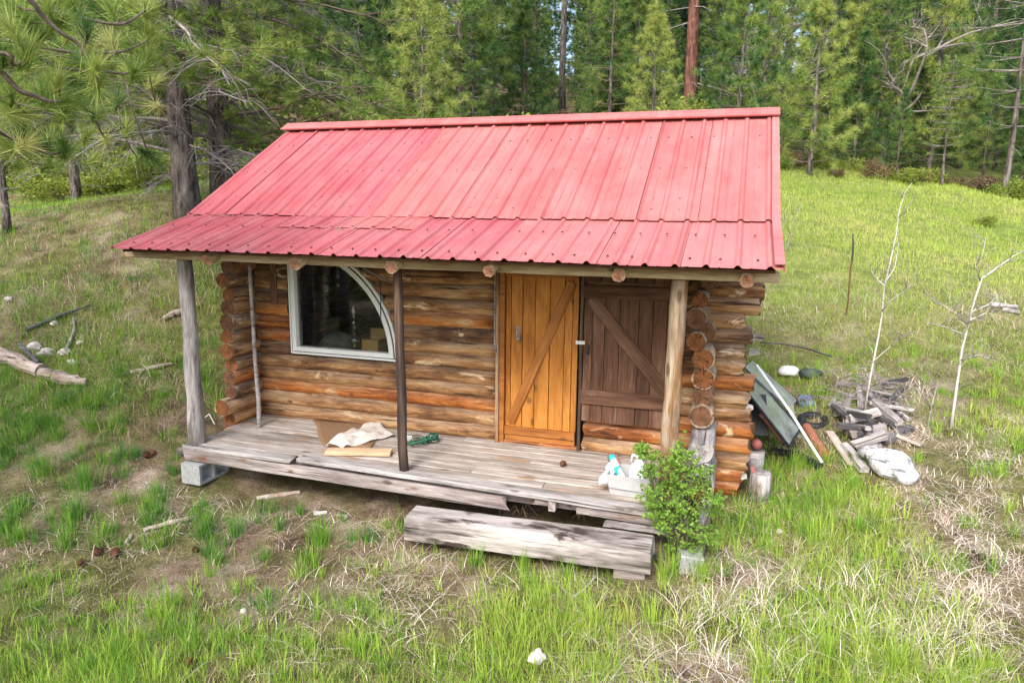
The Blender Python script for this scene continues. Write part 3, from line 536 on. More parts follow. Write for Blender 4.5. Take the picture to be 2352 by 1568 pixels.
# door
def vplank(name, x0, x1, z0, z1, y, th, mat, parent, **kw): return plank(name, ((x0+x1)/2, y, z0), ((x0+x1)/2, y, z1), x1-x0, th, mat, parent, up=(0, -1, 0), jag=.001, warp=.001, ch=.004, **kw)
def hplank(name, x0, x1, z0, z1, y, th, mat, parent, **kw): return plank(name, (x0, y, (z0+z1)/2), (x1, y, (z0+z1)/2), z1-z0, th, mat, parent, up=(0, -1, 0), jag=.001, warp=.001, ch=.004, **kw)
dr = hbox('door', 1.575, 2.375, .045, .06, .03, 1.97, 'dark_inside', cabin)
xs = [1.575, 1.635, 1.765, 1.905, 2.065, 2.225, 2.31, 2.375]
for k in range(len(xs)-1): vplank('plank', xs[k]+.003, xs[k+1]-.003, .19, 1.97, .03-.002*(k % 2), .03, 'door_wood', dr)
hplank('rail', 1.58, 2.37, .10, .19, -.0, .04, 'door_rail_wood', dr); hplank('rail', 1.58, 2.37, .032, .095, .012, .03, 'door_rail_wood', dr); hplank('rail', 1.58, 2.37, 1.84, 1.96, .0, .03, 'door_rail_wood', dr)
plank('brace', (1.645, .0, .24), (2.30, .0, 1.80), .10, .03, 'door_rail_wood', dr, up=(0, -1, 0), jag=.001, warp=.001)
b = MB(); b.box(1.70, 1.735, -.002, .012, 1.16, 1.31); b.tube([(1.717, -.002, 1.185), (1.717, -.04, 1.20), (1.717, -.045, 1.235), (1.717, -.04, 1.27), (1.717, -.002, 1.285)], .009, 8); b.build('handle', 'steel', dr)
fr = hbox('door_frame', 1.478, 1.572, -.03, .10, -.005, 1.99, 'door_rail_wood', cabin)
vplank('jamb', 1.482, 1.518, .0, 1.96, -.05, .03, 'log_dull', fr); vplank('jamb', 2.402, 2.436, -.005, 1.97, -.01, .06, 'dark_post', fr); hplank('sill', 1.57, 2.42, -.004, .028, .01, .06, 'log_orange', fr); hplank('lintel', 1.54, 2.44, 1.975, 2.08, .03, .06, 'log_dull', fr)
b = MB(); b.box(1.47, 1.482, -.075, -.062, 1.15, 1.92); b.tube([(1.478, -.07, 1.15), (1.483, -.075, 1.10), (1.49, -.072, 1.02)], .013, 8); b.build('hanging_bar', 'grey_wood', fr)
b = MB(); b.box(1.56, 1.70, -.012, -.002, 1.885, 1.925); b.tube([(1.59, -.014, 1.905), (1.59, -.004, 1.905)], .006, 6); b.tube([(1.67, -.014, 1.905), (1.67, -.004, 1.905)], .006, 6); b.build('hinge', 'steel', dr)
# hinged board cover beside the door
sh = hbox('shutter', 2.455, 3.36, -.045, -.03, .36, 1.80, 'dark_inside', cabin); sh['label'] = 'weathered brown plank shutter with diagonal brace'
xs = [2.45, 2.54, 2.67, 2.82, 3.01, 3.15, 3.29, 3.365]
for k in range(len(xs)-1): vplank('plank', xs[k]+.002, xs[k+1]-.002, .355+random.uniform(-.008, .008), 1.80, -.062-.003*(k % 2), .028, 'shutter_wood', sh)
hplank('rail', 2.45, 3.365, 1.665, 1.79, -.093, .03, 'shutter_wood', sh); hplank('rail', 2.45, 3.365, .55, .70, -.093, .03, 'shutter_wood', sh)
plank('brace', (2.52, -.092, 1.655), (3.33, -.092, .72), .13, .028, 'shutter_wood', sh, up=(0, -1, 0), jag=.001, warp=.001)
b = MB(); b.box(2.49, 2.52, -.086, -.077, 1.06, 1.17); b.tube([(2.505, -.08, 1.08), (2.505, -.11, 1.09), (2.505, -.11, 1.14), (2.505, -.08, 1.15)], .007, 8); b.build('handle', 'dark_iron', sh)
b = MB(); b.box(2.375, 2.47, -.10, -.088, 1.175, 1.21); b.build('latch', 'white_plastic', sh)
hd = hbox('head_board', 2.44, 3.5, -.025, -.005, 1.82, 2.1, 'dark_inside', cabin)
for k in range(6): vplank('plank', 2.445+.175*k, 2.61+.175*k, 1.815, 2.1, -.035, .02, 'shutter_wood', hd)
vplank('batten', 3.40, 3.45, .42, 1.9, -.03, .04, 'shutter_wood', cabin)
vplank('hanging_board', -1.37, -1.285, 1.40, 1.99, -.035, .02, 'shutter_wood', cabin, roll=.06)

# porch deck
b = MB()
for y in (-1.15, -.6, -.12): b.box(-1.6, 3.3, y-.03, y+.03, -.16, -.045)
deck = b.build('porch_deck', 'rim_wood', cabin)
ys = [-1.29, -1.13, -.985, -.835, -.69, -.545, -.40, -.25, -.11, .02]
for k in range(1, 9):
    y0, y1 = ys[k], ys[k+1]; cut = random.uniform(.2, 2.6); xl, xr = -1.63+random.uniform(-.025, .02), 3.40+random.uniform(-.05, .03)
    for (xa, xb) in ((xl, cut-.003), (cut+.003, xr)) if k % 3 else ((xl, xr),):
        plank('plank', (xa, (y0+y1)/2, -.02+random.uniform(-.004, .004)), (xb, (y0+y1)/2, -.02+random.uniform(-.004, .004)), y1-y0-.013, .038, 'deck_wood', deck, jag=.006, warp=.003)
plank('plank', (-1.66, -1.21, -.018), (-.30, -1.215, -.02), .155, .04, 'grey_wood', deck, jag=.02, warp=.003)
plank('plank', (-.24, -1.195, -.005), (3.38, -1.235, -.045), .165, .042, 'grey_wood', deck, jag=.03, warp=.004)
plank('rim_board', (-1.65, -1.262, -.105), (2.02, -1.262, -.15), .125, .045, 'rim_wood', deck, up=(0, -1, 0), jag=.05, warp=.004)
plank('rim_board', (2.72, -1.26, -.115), (3.40, -1.27, -.12), .07, .05, 'rim_wood', deck, up=(0, -1, 0), jag=.07, warp=.006); plank('rim_board', (2.98, -1.255, -.20), (3.42, -1.27, -.19), .06, .05, 'grey_wood', deck, up=(0, -1, 0), jag=.07)
plank('joist', (2.28, -1.25, -.09), (2.44, -1.24, -.095), .05, .05, 'rim_wood', deck, jag=.03); plank('joist', (2.46, -1.30, -.10), (2.46, -.9, -.10), .07, .09, 'rim_wood', deck, jag=.03)
plank('joist', (-1.85, -.35, -.23), (-1.0, -.3, -.23), .14, .15, 'rim_wood', deck, jag=.015)
# posts
def post(p0, p1, r0, r1, m, e='grey_wood'): return log('post', p0, p1, r0, r1, [m, e], cabin, 14, .25, .008, .004)
post((-1.575, -1.16, -.005), (-1.525, -1.2, 2.02), .092, .072, 'grey_wood'); post((.925, -1.17, -.01), (.915, -1.2, 2.0), .047, .042, 'dark_post'); post((3.455, -1.17, -.02), (3.47, -1.2, 2.0), .082, .068, 'tan_post')
# porch beam and the round rafters that rest on it
b = MB(); M, L = frame((-2.17, -1.28, 2.045), (4.22, -1.28, 2.03)); k = 16; sec = [(-.045, -.045), (.04, -.05), (.05, -.03), (.05, .03), (.035, .05), (-.03, .05), (-.05, .035), (-.05, -.03)]
b.sweep(sec, [L*i/(k-1) for i in range(k)], 0, 1, None, .002, .01, False, [random.uniform(.92, 1.06) for _ in range(k)]); b.build('beam', ['pale_pole', 'grey_wood'], cabin, M)
for xr in (-1.02, -.02, .985, 1.91, 3.01, 3.99):
    log('rafter', (xr, -1.47+random.uniform(-.02, .02), 2.01), (xr, -.46, 2.33), .056+random.uniform(-.004, .008), .055, ['pale_pole', 'pale_end'], cabin, 14, .3, .003, .004)
    log('rafter', (xr, -.42, 2.34), (xr, 1.5, 3.50), .06, .06, ['pale_pole', 'pale_end'], cabin, 8, 1)
# roof: sheets of ribbed metal
RXL, RXR = -2.087, 4.238; RY, RZ, BY, BZ, EY, EZ = 1.546, 3.60, -.456, 2.441, -1.60, 2.108
b = MB(); th = .02
for (y0, z0, y1, z1) in ((BY, BZ, RY, RZ), (EY+.12, EZ+.035, BY, BZ)): b.add([(RXL+.05, y0, z0-.05), (RXR-.05, y0, z0-.05), (RXR-.05, y1, z1-.05), (RXL+.05, y1, z1-.05), (RXL+.05, y0, z0-.07), (RXR-.05, y0, z0-.07), (RXR-.05, y1, z1-.07), (RXL+.05, y1, z1-.07)], [(0, 1, 2, 3), (7, 6, 5, 4), (0, 4, 5, 1), (2, 6, 7, 3), (1, 5, 6, 2), (0, 3, 7, 4)])
roof = b.build('roof', 'shutter_wood', cabin)
RIB = .2286
def sheet(x0, x1, y0, z0, y1, z1, mat, lift=0, phase=0, name='roof_sheet', rag=0):
    """ribbed sheet lying from the low edge (y0, z0) to the high edge (y1, z1)"""
    ex = [x0]; k = math.ceil((x0-RXL-.0)/RIB-1e-6)
    pts = []
    x = RXL+.06
    while x < RXR+.3:
        for (dx, h) in ((-.030, 0), (-.011, .022), (.011, .022), (.030, 0), (.085, 0), (.088, .004), (.102, .004), (.105, 0)): pts.append((x+dx, h))
        x += RIB
    pts = [(x0, 0.)]+[p for p in pts if x0+.004 < p[0] < x1-.004]+[(x1, 0.)]
    M, L = frame((x0, y0, z0+lift), (x1, y0, z0+lift)); S = Vector((0, y1-y0, z1-z0)); n = Vector((0, -S.z, S.y)).normalized(); Ls = S.length; S.normalize()
    Mx = Matrix(((1, 0, 0, x0), (0, S.y, n.y, y0), (0, S.z, n.z, z0+lift), (0, 0, 0, 1)))
    b = MB(); m = len(pts); vs = []; K = 5
    for j in range(K+1):
        for (px, h) in pts: vs.append((px-x0, Ls*j/K-(random.uniform(0, rag) if j == 0 else 0), h+(random.uniform(-.0015, .0015))))
    fs = [(j*m+i, j*m+i+1, (j+1)*m+i+1, (j+1)*m+i) for j in range(K) for i in range(m-1)]; b.add(vs, fs)
    o = b.build(name, mat, roof, Mx); md = o.modifiers.new('thickness', 'SOLIDIFY'); md.thickness = .003; md.offset = -1; return o
Wd = RIB*4
xs = [RXL, -1.55, -.66, .25]+[.25+.915*k for k in range(1, 4)]+[3.55, RXR]; xs = sorted(set(round(v, 3) for v in xs if v <= RXR))
mm = ['roof_rose', 'roof_rose', 'roof_rose', 'roof_coral', 'roof_coral', 'roof_coral', 'roof_coral', 'roof_coral']
for k in range(len(xs)-1): sheet(xs[k]+(.0025 if k else 0), xs[k+1]-.0025, BY-.06, BZ-.035+.012, RY, RZ, mm[k], lift=.03+.005*(k % 2), rag=.004)
lx = [RXL, -1.17, -.62, -.16, .32, .92, 1.33, 1.93, 2.85, 3.5, RXR]
lm = ['roof_rose', 'roof_rose', 'roof_rose', 'roof_rose', 'roof_rose', 'roof_rose', 'roof_rose', 'roof_pale', 'roof_pale', 'roof_pale']
for k in range(len(lx)-1): sheet(lx[k]+(.0025 if k else 0), lx[k+1]-.0025, EY, EZ, BY+.1, BZ+.03, lm[k], lift=.004+.0035*(k % 2), rag=.006)
# patch sheets lapped over the worn middle of the porch roof
for (x0, x1, m, dl) in ((-.62, .14, 'roof_rose', .009), (.12, .93, 'roof_coral', .013)): sheet(x0, x1, -.86+random.uniform(-.02, .02), 2.323, BY+.08, BZ+.024, m, dl+.006, rag=.015)
sheet(RXL+.25, -1.0, -1.28, 2.20, -.5, 2.428, 'roof_rose', .012, rag=.02)
# far slope behind the ridge
b = MB(); b.add([(RXL, RY, RZ+.02), (RXR, RY, RZ+.02), (RXR, 3.55, 2.43), (RXL, 3.55, 2.43), (RXL, RY, RZ+.01), (RXR, RY, RZ+.01), (RXR, 3.55, 2.42), (RXL, 3.55, 2.42)], [(0, 1, 2, 3), (7, 6, 5, 4), (2, 6, 7, 3), (1, 5, 6, 2), (0, 3, 7, 4)]); b.build('roof_sheet', 'roof_coral', roof)
# ridge cap and rake trim
sec = [(-.195, -.105), (-.202, -.092), (-.192, -.077), (-.175, -.075), (-.125, -.052), (-.12, -.040), (-.055, -.010), (-.045, .0), (0, .006), (.05, -.006), (.2, -.09), (.2, -.10), (0, -.008), (-.18, -.11)]
b = MB(); M, L = frame((RXL-.03, RY, RZ+.085), (RXR+.015, RY, RZ+.085)); b.sweep([(-y, z) if False else (y, z) for y, z in sec], [0, L*.5, L]); b.build('ridge_cap', 'roof_coral', roof, M)
for (y0, z0, y1, z1) in ((BY-.05, BZ-.0, RY-.1, RZ-.03), (EY, EZ+.01, BY-.05, BZ)):
    b = MB(); M, L = frame((RXR-.012, y0, z0+.028), (RXR-.012, y1, z1+.028)); b.sweep([(-.02, -.06), (-.016, -.06), (-.016, .004), (.05, .004), (.05, .008), (-.02, .008)], [0, L]); b.build('rake_trim', 'roof_pale', roof, M)
# screws
b = MB()
def screw(x, y, z, nrm):
    q = Vector(nrm).normalized(); t = Matrix.Translation((x, y, z)) @ q.to_track_quat('Z', 'Y').to_matrix().to_4x4(); b.lathe([(.0115, 0), (.0115, .004), (.006, .009)], 6, 0, t)
nu, nl = (0, -(RZ-BZ), RY-BY), (0, -(BZ-EZ), BY-EY)
x = RXL+.06+.115
while x < RXR-.05:
    for f in (.06, .15, .42, .74): 
        if random.random() < .93: y = BY+(RY-BY)*f; screw(x+random.uniform(-.03, .03), y, BZ+(RZ-BZ)*f+.034+random.uniform(0, .002), nu)
    for f in (.13, .6):
        if random.random() < .9: y = EY+(BY-EY)*f; screw(x+random.uniform(-.03, .03), y, EZ+(BZ-EZ)*f+.016+.012*(f > .5), nl)
    x += RIB
sc = b.build('screw', 'screw_metal', roof); sc['kind'] = 'stuff'
# fallen needles caught along the lap and on the porch roof
n = 520; x = np.concatenate([rng.uniform(RXL+.1, 1.2, 300), rng.normal(-1.55, .07, 120), rng.normal(.1, .1, 100)]); f = np.concatenate([rng.random(180), rng.uniform(.88, 1.0, 120), rng.uniform(.9, 1.0, 120), rng.uniform(.55, .7, 100)])
V, T, C = blades(x, EY+(BY-EY)*f, np.full(n, .008), rng.uniform(.003, .006, n), rng.uniform(4, 14, n), rng.uniform(0, 6.28, n), np.clip(rng.normal(.45, .25, n), 0, 1), 1, 1.0, EZ+(BZ-EZ)*f+.030)
np_mesh('needle_debris', V, T, 'straw', C, roof, kind='stuff')
# ------------------------------------------------------------------ things on and round the porch
def V3(p): return Vector([float(q) for q in p])
def dk(u, v, z=.003): return V3(at_z(u, v, z))
def cloth(name, pts_fn, nu, nv, mat, th=.004, parent=None, **kw):
    vs = [pts_fn(i/nu, j/nv) for j in range(nv+1) for i in range(nu+1)]; fs = [(j*(nu+1)+i, j*(nu+1)+i+1, (j+1)*(nu+1)+i+1, (j+1)*(nu+1)+i) for j in range(nv) for i in range(nu)]
    b = MB(); b.add(vs, fs, 0, True); o = b.build(name, mat, parent, **kw); m = o.modifiers.new('thickness', 'SOLIDIFY'); m.thickness = th; m.offset = 1; return o
def rumple(x, y, s, a): return a*(float(vnoise(np.array([x*9+s]), np.array([y*9]), s)[0])-.3)
# interior things behind the window
lx_, ly_ = -.36, .14
lamp = empty('table_lamp', (lx_, ly_, .782), 'glass bulb table lamp standing inside the window', 'lamp')
T_ = Matrix.Translation((lx_, ly_, .782))
b = MB(); b.lathe([(.075, 0), (.075, .012), (.02, .02)], 16, 0, T_); b.lathe([(.02, .13), (.012, .145), (.02, .16)], 12, 0, T_); b.lathe([(.02, .27), (.012, .285), (.018, .30)], 12, 0, T_); b.build('stem', 'brass', lamp)
for z0 in (.02, .16): b = MB(); b.lathe([(.02, z0), (.055, z0+.025), (.065, z0+.055), (.055, z0+.085), (.02, z0+.11)], 16, 0, T_); b.build('glass_ball', 'lamp_glass', lamp)
b = MB(); b.lathe([(.018, .30), (.036, .36), (.034, .44), (.016, .48)], 14, 0, T_); b.build('glass_neck', 'lamp_glass', lamp)
b = MB(); b.lathe([(.012, .48), (.012, .53), (.022, .535), (.022, .58), (.014, .585), (.014, .62)], 12, 0, T_); b.build('socket', 'white_plastic', lamp)
cb = empty('cardboard_box', (-.2, .3, .782), 'open cardboard box beside the lamp inside the window', 'box')
b = MB()
for (x0, x1, y0, y1) in ((-.05, .17, .30, .305), (-.05, .17, .515, .52), (-.05, -.045, .3055, .5145), (.165, .17, .3055, .5145)): b.box(x0-.25, x1-.25, y0-.10, y1-.10, .783, 1.0)
b.build('wall_panel', 'cardboard', cb)
b = MB(); b.add([(x-.25, y-.1, z) for (x, y, z) in ((-.05, .52, 1.0), (.17, .52, 1.0), (.23, .60, 1.09), (-.10, .60, 1.09), (-.05, .524, 1.0), (.17, .524, 1.0), (.23, .604, 1.09), (-.10, .604, 1.09))], [(0, 1, 2, 3), (7, 6, 5, 4), (2, 6, 7, 3), (0, 3, 7, 4), (1, 5, 6, 2)]); b.build('flap', 'cardboard', cb)
b = MB(); b.blob((-.72, .42, .80), .30, .2, .24, .35, 4, flat=.015); b.build('cloth_heap', 'dark_cloth', label='dark heap of cloth piled inside the window', cat='cloth')
# doormat, crumpled feed sack, board
A, B_, C_, D_ = dk(718, 966), dk(880, 975), dk(852, 1030), dk(742, 1026)
cloth('door_mat', lambda s, t: ((A*(1-s)+B_*s)*(1-t)+(D_*(1-s)+C_*s)*t)+Vector((.015*math.sin(7*t+3*s), .012*math.sin(9*s+1), .008+.02*max(0, math.sin(5*t+2*s))*(1-s))), 14, 10, 'brown_mat', .01, label='brown fibre mat lying on the porch boards', cat='mat')
A2, B2, C2, D2 = dk(745, 1030), dk(868, 976), dk(905, 1003), dk(800, 1030)
cloth('crumpled_sack', lambda s, t: ((A2*(1-s)+B2*s)*(1-t)+(D2*(1-s)+C2*s)*t)+Vector((0, 0, .02+rumple(s*.9, t*.6, 3, .12)*(.4+.6*math.sin(math.pi*min(1, t+.15)))+.05*(1-t)*math.sin(math.pi*s))), 26, 14, 'paper_white', .004, label='crumpled dirty white sack lying half over the brown mat', cat='sack')
P0, P1 = dk(748, 1042), dk(902, 1042); plank('loose_board', P0+Vector((0, .02, .022)), P1+Vector((0, -.03, .03)), .15, .04, 'fresh_board', jag=.004, label='short pale sawn board lying at the porch edge', cat='board')
# tangled straps
c0 = dk(960, 1018); st = empty('tangled_strap', c0, 'tangle of green ratchet straps on the porch behind the dark post', 'strap')
for (m, n, rr, sd) in (('green_strap', 4, .013, 2), ('olive_strap', 4, .007, 9)):
    b = MB(); r_ = random.Random(sd)
    for k in range(n):
        cx, cy_, a, ra, rb = c0.x+r_.uniform(-.09, .13), c0.y+r_.uniform(-.11, .11), r_.uniform(0, 3), r_.uniform(.06, .17), r_.uniform(.03, .08)
        pts = [(cx+math.cos(a)*ra*math.cos(q)-math.sin(a)*rb*math.sin(q), cy_+math.sin(a)*ra*math.cos(q)+math.cos(a)*rb*math.sin(q), c0.z+.018+.035*abs(math.sin(q*1.5+k))+.008*k) for q in [x*.42+k for x in range(13)]]; b.tube(pts, rr, 6)
    b.build('cord' if m == 'olive_strap' else 'webbing', m, st)
b = MB(); b.box(-.035, .035, -.004, .004, -.045, .045, 0, Matrix.Translation(c0+Vector((-.075, -.05, .06))) @ Matrix.Rotation(.5, 4, 'X')); b.build('tag', 'white_plastic', st)
# thin crooked pole propped under the eave
pts = [dk(595, 980), *(V3(at_y(u, v, yy)) for (u, v, yy) in ((594, 920, -.40), (586, 830, -.42), (581, 740, -.44), (576, 660, -.46), (574, 610, -.47)))]; pts[0].z = 0
b = MB(); b.tube(pts, [.026, .025, .023, .021, .02, .02], 10, me=0); b.build('propping_pole', 'grey_wood', label='thin crooked grey pole standing on the porch near the log ends', cat='pole')
# concrete block under the deck corner (hollow, two cells)
def block(name, M, L=.39, W=.19, H=.19, **kw):
    b = MB(); t = .032
    for (x0, x1, y0, y1) in ((0, L, 0, t), (0, L, W-t, W), (0, t, t, W-t), (L-t, L, t, W-t), (L/2-t/2, L/2+t/2, t, W-t)): b.box(x0, x1, y0, y1, 0, H, 0, None, .004)
    return b.build(name, 'concrete', None, M, **kw)
p = at_y(468, 1105, -1.26); bz = gz(-1.52, -1.15)-.0
M = Matrix.Translation((-1.66, -1.33, -.41)) @ Matrix.Rotation(R(88), 4, 'Z') @ Matrix(((1, 0, 0, 0), (0, 0, -1, 0), (0, 1, 0, 0), (0, 0, 0, 1)))
block('concrete_block', M, .45, .225, .25, label='hollow grey concrete block propping the porch corner', cat='block')
# step timber
sb = empty('step_timber', (2.3, -1.6, -.45), 'heavy weathered grey timber laid as a step before the porch', 'step')
P0, P1 = Vector((1.22, -1.60, -.275)), Vector((3.40, -1.60, -.225)); M, L = frame(P0, P1); sec = [(-.165, -.13), (.10, -.14), (.13, -.1), (.135, .06), (.11, .085), (-.12, .085), (-.16, .06), (-.175, -.02)]
b = MB(); k = 9; b.sweep(sec, [L*i/(k-1) for i in range(k)], 0, 0, None, .006, .012, False); b.build('timber', 'timber_wood', sb, M)
plank('support', (3.1, -1.62, -.41), (3.35, -1.6, -.41), .2, .16, 'rim_wood', sb, jag=.02)
# squared block and the weathered board end below the bush
g0 = gz(3.68, -1.48); b = MB(); b.box(-.095, .095, -.09, .09, -.08, .16, 0, Matrix.Translation((3.68, -1.39, g0)) @ Matrix.Rotation(.12, 4, 'Y') @ Matrix.Rotation(.25, 4, 'Z'), .012); b.build('footing_block', 'concrete', label='square grey concrete footing block in the grass beneath the bush', cat='block')
plank('leaning_board', (3.74, -1.40, -.46), (3.80, -.92, .0), .09, .05, 'grey_wood', jag=.03, label='short grey board leaning behind the green bush', cat='board')
# brick, cone and box of rubbish
def brick(name, u, v, rz, **kw):
    q = dk(u, v); b = MB(); b.box(-.1, .1, -.047, .047, 0, .06, 0, None, .005); return b.build(name, 'brick', None, Matrix.Translation(q) @ Matrix.Rotation(rz, 4, 'Z'), **kw)
brick('brick', 1409, 1062, 1.85, label='worn red brick lying on the porch behind the grey box', cat='brick')
def cone(name, p, s, rz, **kw):
    b = MB(); r_ = random.Random(int(s*1000)+int(p[0]*77)); ph = 0
    b.lathe([(.01, 0), (.3, .12), (.36, .35), (.28, .65), (.1, .95)], 10)
    for k in range(46):
        t = k/46; ph += 2.4; rr = .36*math.sin(math.pi*(.12+.86*t))**.8; z = .08+.85*t; d = Vector((math.cos(ph), math.sin(ph), .35)).normalized(); e = Vector((-math.sin(ph), math.cos(ph), 0)); c = Vector((math.cos(ph)*rr*.8, math.sin(ph)*rr*.8, z))
        b.add([c-e*.1, c+e*.1, c+d*.24+e*.06, c+d*.24-e*.06, c+Vector((0, 0, .05))], [(0, 1, 2, 3), (0, 4, 1), (1, 4, 2), (2, 4, 3), (3, 4, 0)])
    return b.build(name, 'cone_brown', None, Matrix.Translation(V3(p)) @ Matrix.Rotation(rz, 4, 'Z') @ Matrix.Rotation(1.35, 4, 'Y') @ Matrix.Scale(s, 4), **kw)
cone('pine_cone', dk(1287, 1072)+Vector((0, 0, .02)), .07, 1, label='small brown pine cone lying on the porch boards before the door', cat='pine cone')
for k, (u, v, s, ang) in enumerate(((216, 1277, .115, .4), (266, 1283, .12, 2.4), (178, 1302, .09, 1.2), (330, 1052, .10, .3), (350, 1048, .09, 2), (455, 1270, .08, 3), (1440, 1402, .09, 3), (430, 1535, .08, 2))):
    p = hit(u, v); p[2] += s*.3; s *= .75; cone('pine_cone', p, s, ang, label='open brown pine cone lying in the grass and needles', cat='pine cone', group='pine cones scattered on the ground')
q = dk(1405, 1145); bx = empty('rubbish_box', (3.13, -.98, 0), 'grey cardboard box of rubbish on the porch beside the bush', 'box')
BX = Matrix.Translation((3.12, -.95, .0)) @ Matrix.Rotation(R(-4), 4, 'Z'); b = MB(); w0, w1, d0, h0 = .165, .20, .14, .19
def wallq(a, c, a2, c2, mi=0):
    n = (Vector(c)-Vector(a)).cross(Vector(a2)-Vector(a)).normalized()*.006; b.add([a, c, c2, a2]+[tuple(Vector(x)-n) for x in (a, c, c2, a2)], [(0, 1, 2, 3), (7, 6, 5, 4), (0, 4, 5, 1), (1, 5, 6, 2), (2, 6, 7, 3), (3, 7, 4, 0)], mi, False, BX)
wallq((-w0, -d0, .002), (w0, -d0, .002), (-w1, -d0-.02, h0), (w1, -d0-.02, h0)); wallq((w0, d0, .002), (-w0, d0, .002), (w1, d0+.02, h0), (-w1, d0+.02, h0)); wallq((-w0, d0, .002), (-w0, -d0, .002), (-w1, d0+.02, h0), (-w1, -d0-.02, h0)); wallq((w0, -d0, .002), (w0, d0, .002), (w1, -d0-.02, h0), (w1, d0+.02, h0)); b.box(-w0, w0, -d0, d0, .002, .008, 0, BX)
b.build('carton', 'grey_card', bx); b = MB(); wallq((-w1+.03, -d0-.024, h0-.12), (w1, -d0-.024, h0-.12), (-w1+.03, -d0-.028, h0+.005), (w1, -d0-.028, h0+.005)); b.build('flap', 'grey_card', bx)
def inbox(x, y, z): return tuple(BX @ Vector((x, y, z)))
b = MB(); b.tube([inbox(-.20, .06, .27), inbox(-.06, -.10, .14)], .032, 14); tb = b.build('spray_can', 'white_plastic', label='white and teal spray can sticking out of the grey box', cat='can')
b = MB(); b.tube([inbox(-.212, .075, .28), inbox(-.185, .043, .255)], .0335, 14); b.build('cap', 'teal_plastic', tb); b = MB(); b.tube([inbox(-.135, -.015, .208), inbox(-.09, -.066, .165)], .0335, 14); b.build('label_band', 'teal_plastic', tb)
jg = MB(); jm = Matrix.Translation(inbox(.06, .03, .03)); jg.lathe([(.09, 0), (.095, .02), (.095, .17), (.07, .225), (.03, .26), (.03, .29)], 18, 0, jm); jg.tube([inbox(.03, .10, .30), inbox(-.02, .12, .31), inbox(-.03, .10, .24)], .014, 8); jug = jg.build('plastic_jug', 'white_plastic', label='white plastic jug standing in the grey box', cat='jug')
b = MB(); b.lathe([(.036, .285), (.036, .315), (.03, .32)], 14, 0, jm); b.build('cap', 'white_plastic', jug)
cloth('plastic_bag', lambda s, t: Vector(inbox(-.25+.10*s+.02*math.sin(6*t), -.02+.10*s-.16*t, .20-.02*t+.05*math.sin(3*s+2*t)-.14*(1-s)*t)), 8, 8, 'white_plastic', .003, label='white plastic bag hanging over the edge of the grey box', cat='bag')
# ------------------------------------------------------------------ leafy bush at the porch corner
def leaves(c, rad, n, size, seed, up=.2, shell=.5):
    g = np.random.default_rng(seed); d = g.normal(size=(n, 3)); d /= np.linalg.norm(d, axis=1)[:, None]; r = g.uniform(shell, 1, n)**.7; P = np.array(c)+d*r[:, None]*np.array(rad)
    a = g.normal(size=(n, 3)); a[:, 2] += up; a /= np.linalg.norm(a, axis=1)[:, None]; s = np.cross(a, g.normal(size=(n, 3))); s /= np.linalg.norm(s, axis=1)[:, None]; L = size*g.uniform(.6, 1.3, n)[:, None]
    Vv = np.stack([P-a*L*.5, P+s*L*.3, P+a*L*.5, P-s*L*.3], 1).reshape(-1, 3); o = (np.arange(n)*4)[:, None]; T = np.concatenate([o+np.array([[0, 1, 2]]), o+np.array([[0, 2, 3]])]); return Vv, T, np.repeat(np.clip(g.normal(.58, .22, n), 0, 1), 4)
MAT['leaf_bright'] = MAT['leaf_bright']; bu = empty('green_bush', (3.66, -1.30, gz(3.66, -1.3)), 'bright green leafy bush growing beside the porch corner', 'bush')
parts = []; b = MB(); g_ = np.random.default_rng(5)
cl = [(1540, 1060, .13), (1590, 1075, .12), (1520, 1110, .12), (1565, 1120, .17), (1610, 1130, .12), (1530, 1165, .15), (1580, 1180, .16), (1550, 1215, .15), (1600, 1220, .12), (1640, 1150, .06), (1630, 1175, .06), (1480, 1045, .06), (1495, 1085, .07), (1470, 1030, .04), (1510, 1140, .1), (1560, 1040, .09), (1590, 1250, .1), (1520, 1195, .1), (1570, 1085, .13), (1555, 1255, .09), (1620, 1240, .07), (1500, 1170, .07)]
for k, (u, v, rr) in enumerate(cl):
    c = at_y(u, v, -1.38+g_.uniform(-.12, .14)); parts.append(leaves(c, (rr*.9, rr*.9, rr*.8), int(85*rr/.12), .03, 50+k, .3, .1))
    for s_ in range(11):
        dv = g_.normal(size=3); dv[2] = abs(dv[2])*.6; dv /= np.linalg.norm(dv); e_ = c+dv*rr*g_.uniform(1.0, 2.2); b.tube([tuple(c), tuple((c+e_)/2+np.array([0, 0, .015])), tuple(e_)], [.0025, .002, .001], 4)
        for t_ in (.45, .7, .95): parts.append(leaves(c+(e_-c)*t_, (.022, .022, .02), 11, .026, 300+k*30+s_*3+int(t_*9), .3, .1))
    b.tube([(3.66+g_.uniform(-.05, .05), -1.32+g_.uniform(-.05, .05), gz(3.66, -1.3)-.02), ((3.66+c[0])/2+g_.uniform(-.03, .03), (c[1]-1.35)/2, (c[2]-.6)/2+.1), tuple(c)], [.006, .005, .002], 5)
b.build('stem', 'live_branch', bu, kind='stuff'); V, T, C = merge(parts); np_mesh('foliage', V, T, 'leaf_bright', C, bu, kind='stuff')
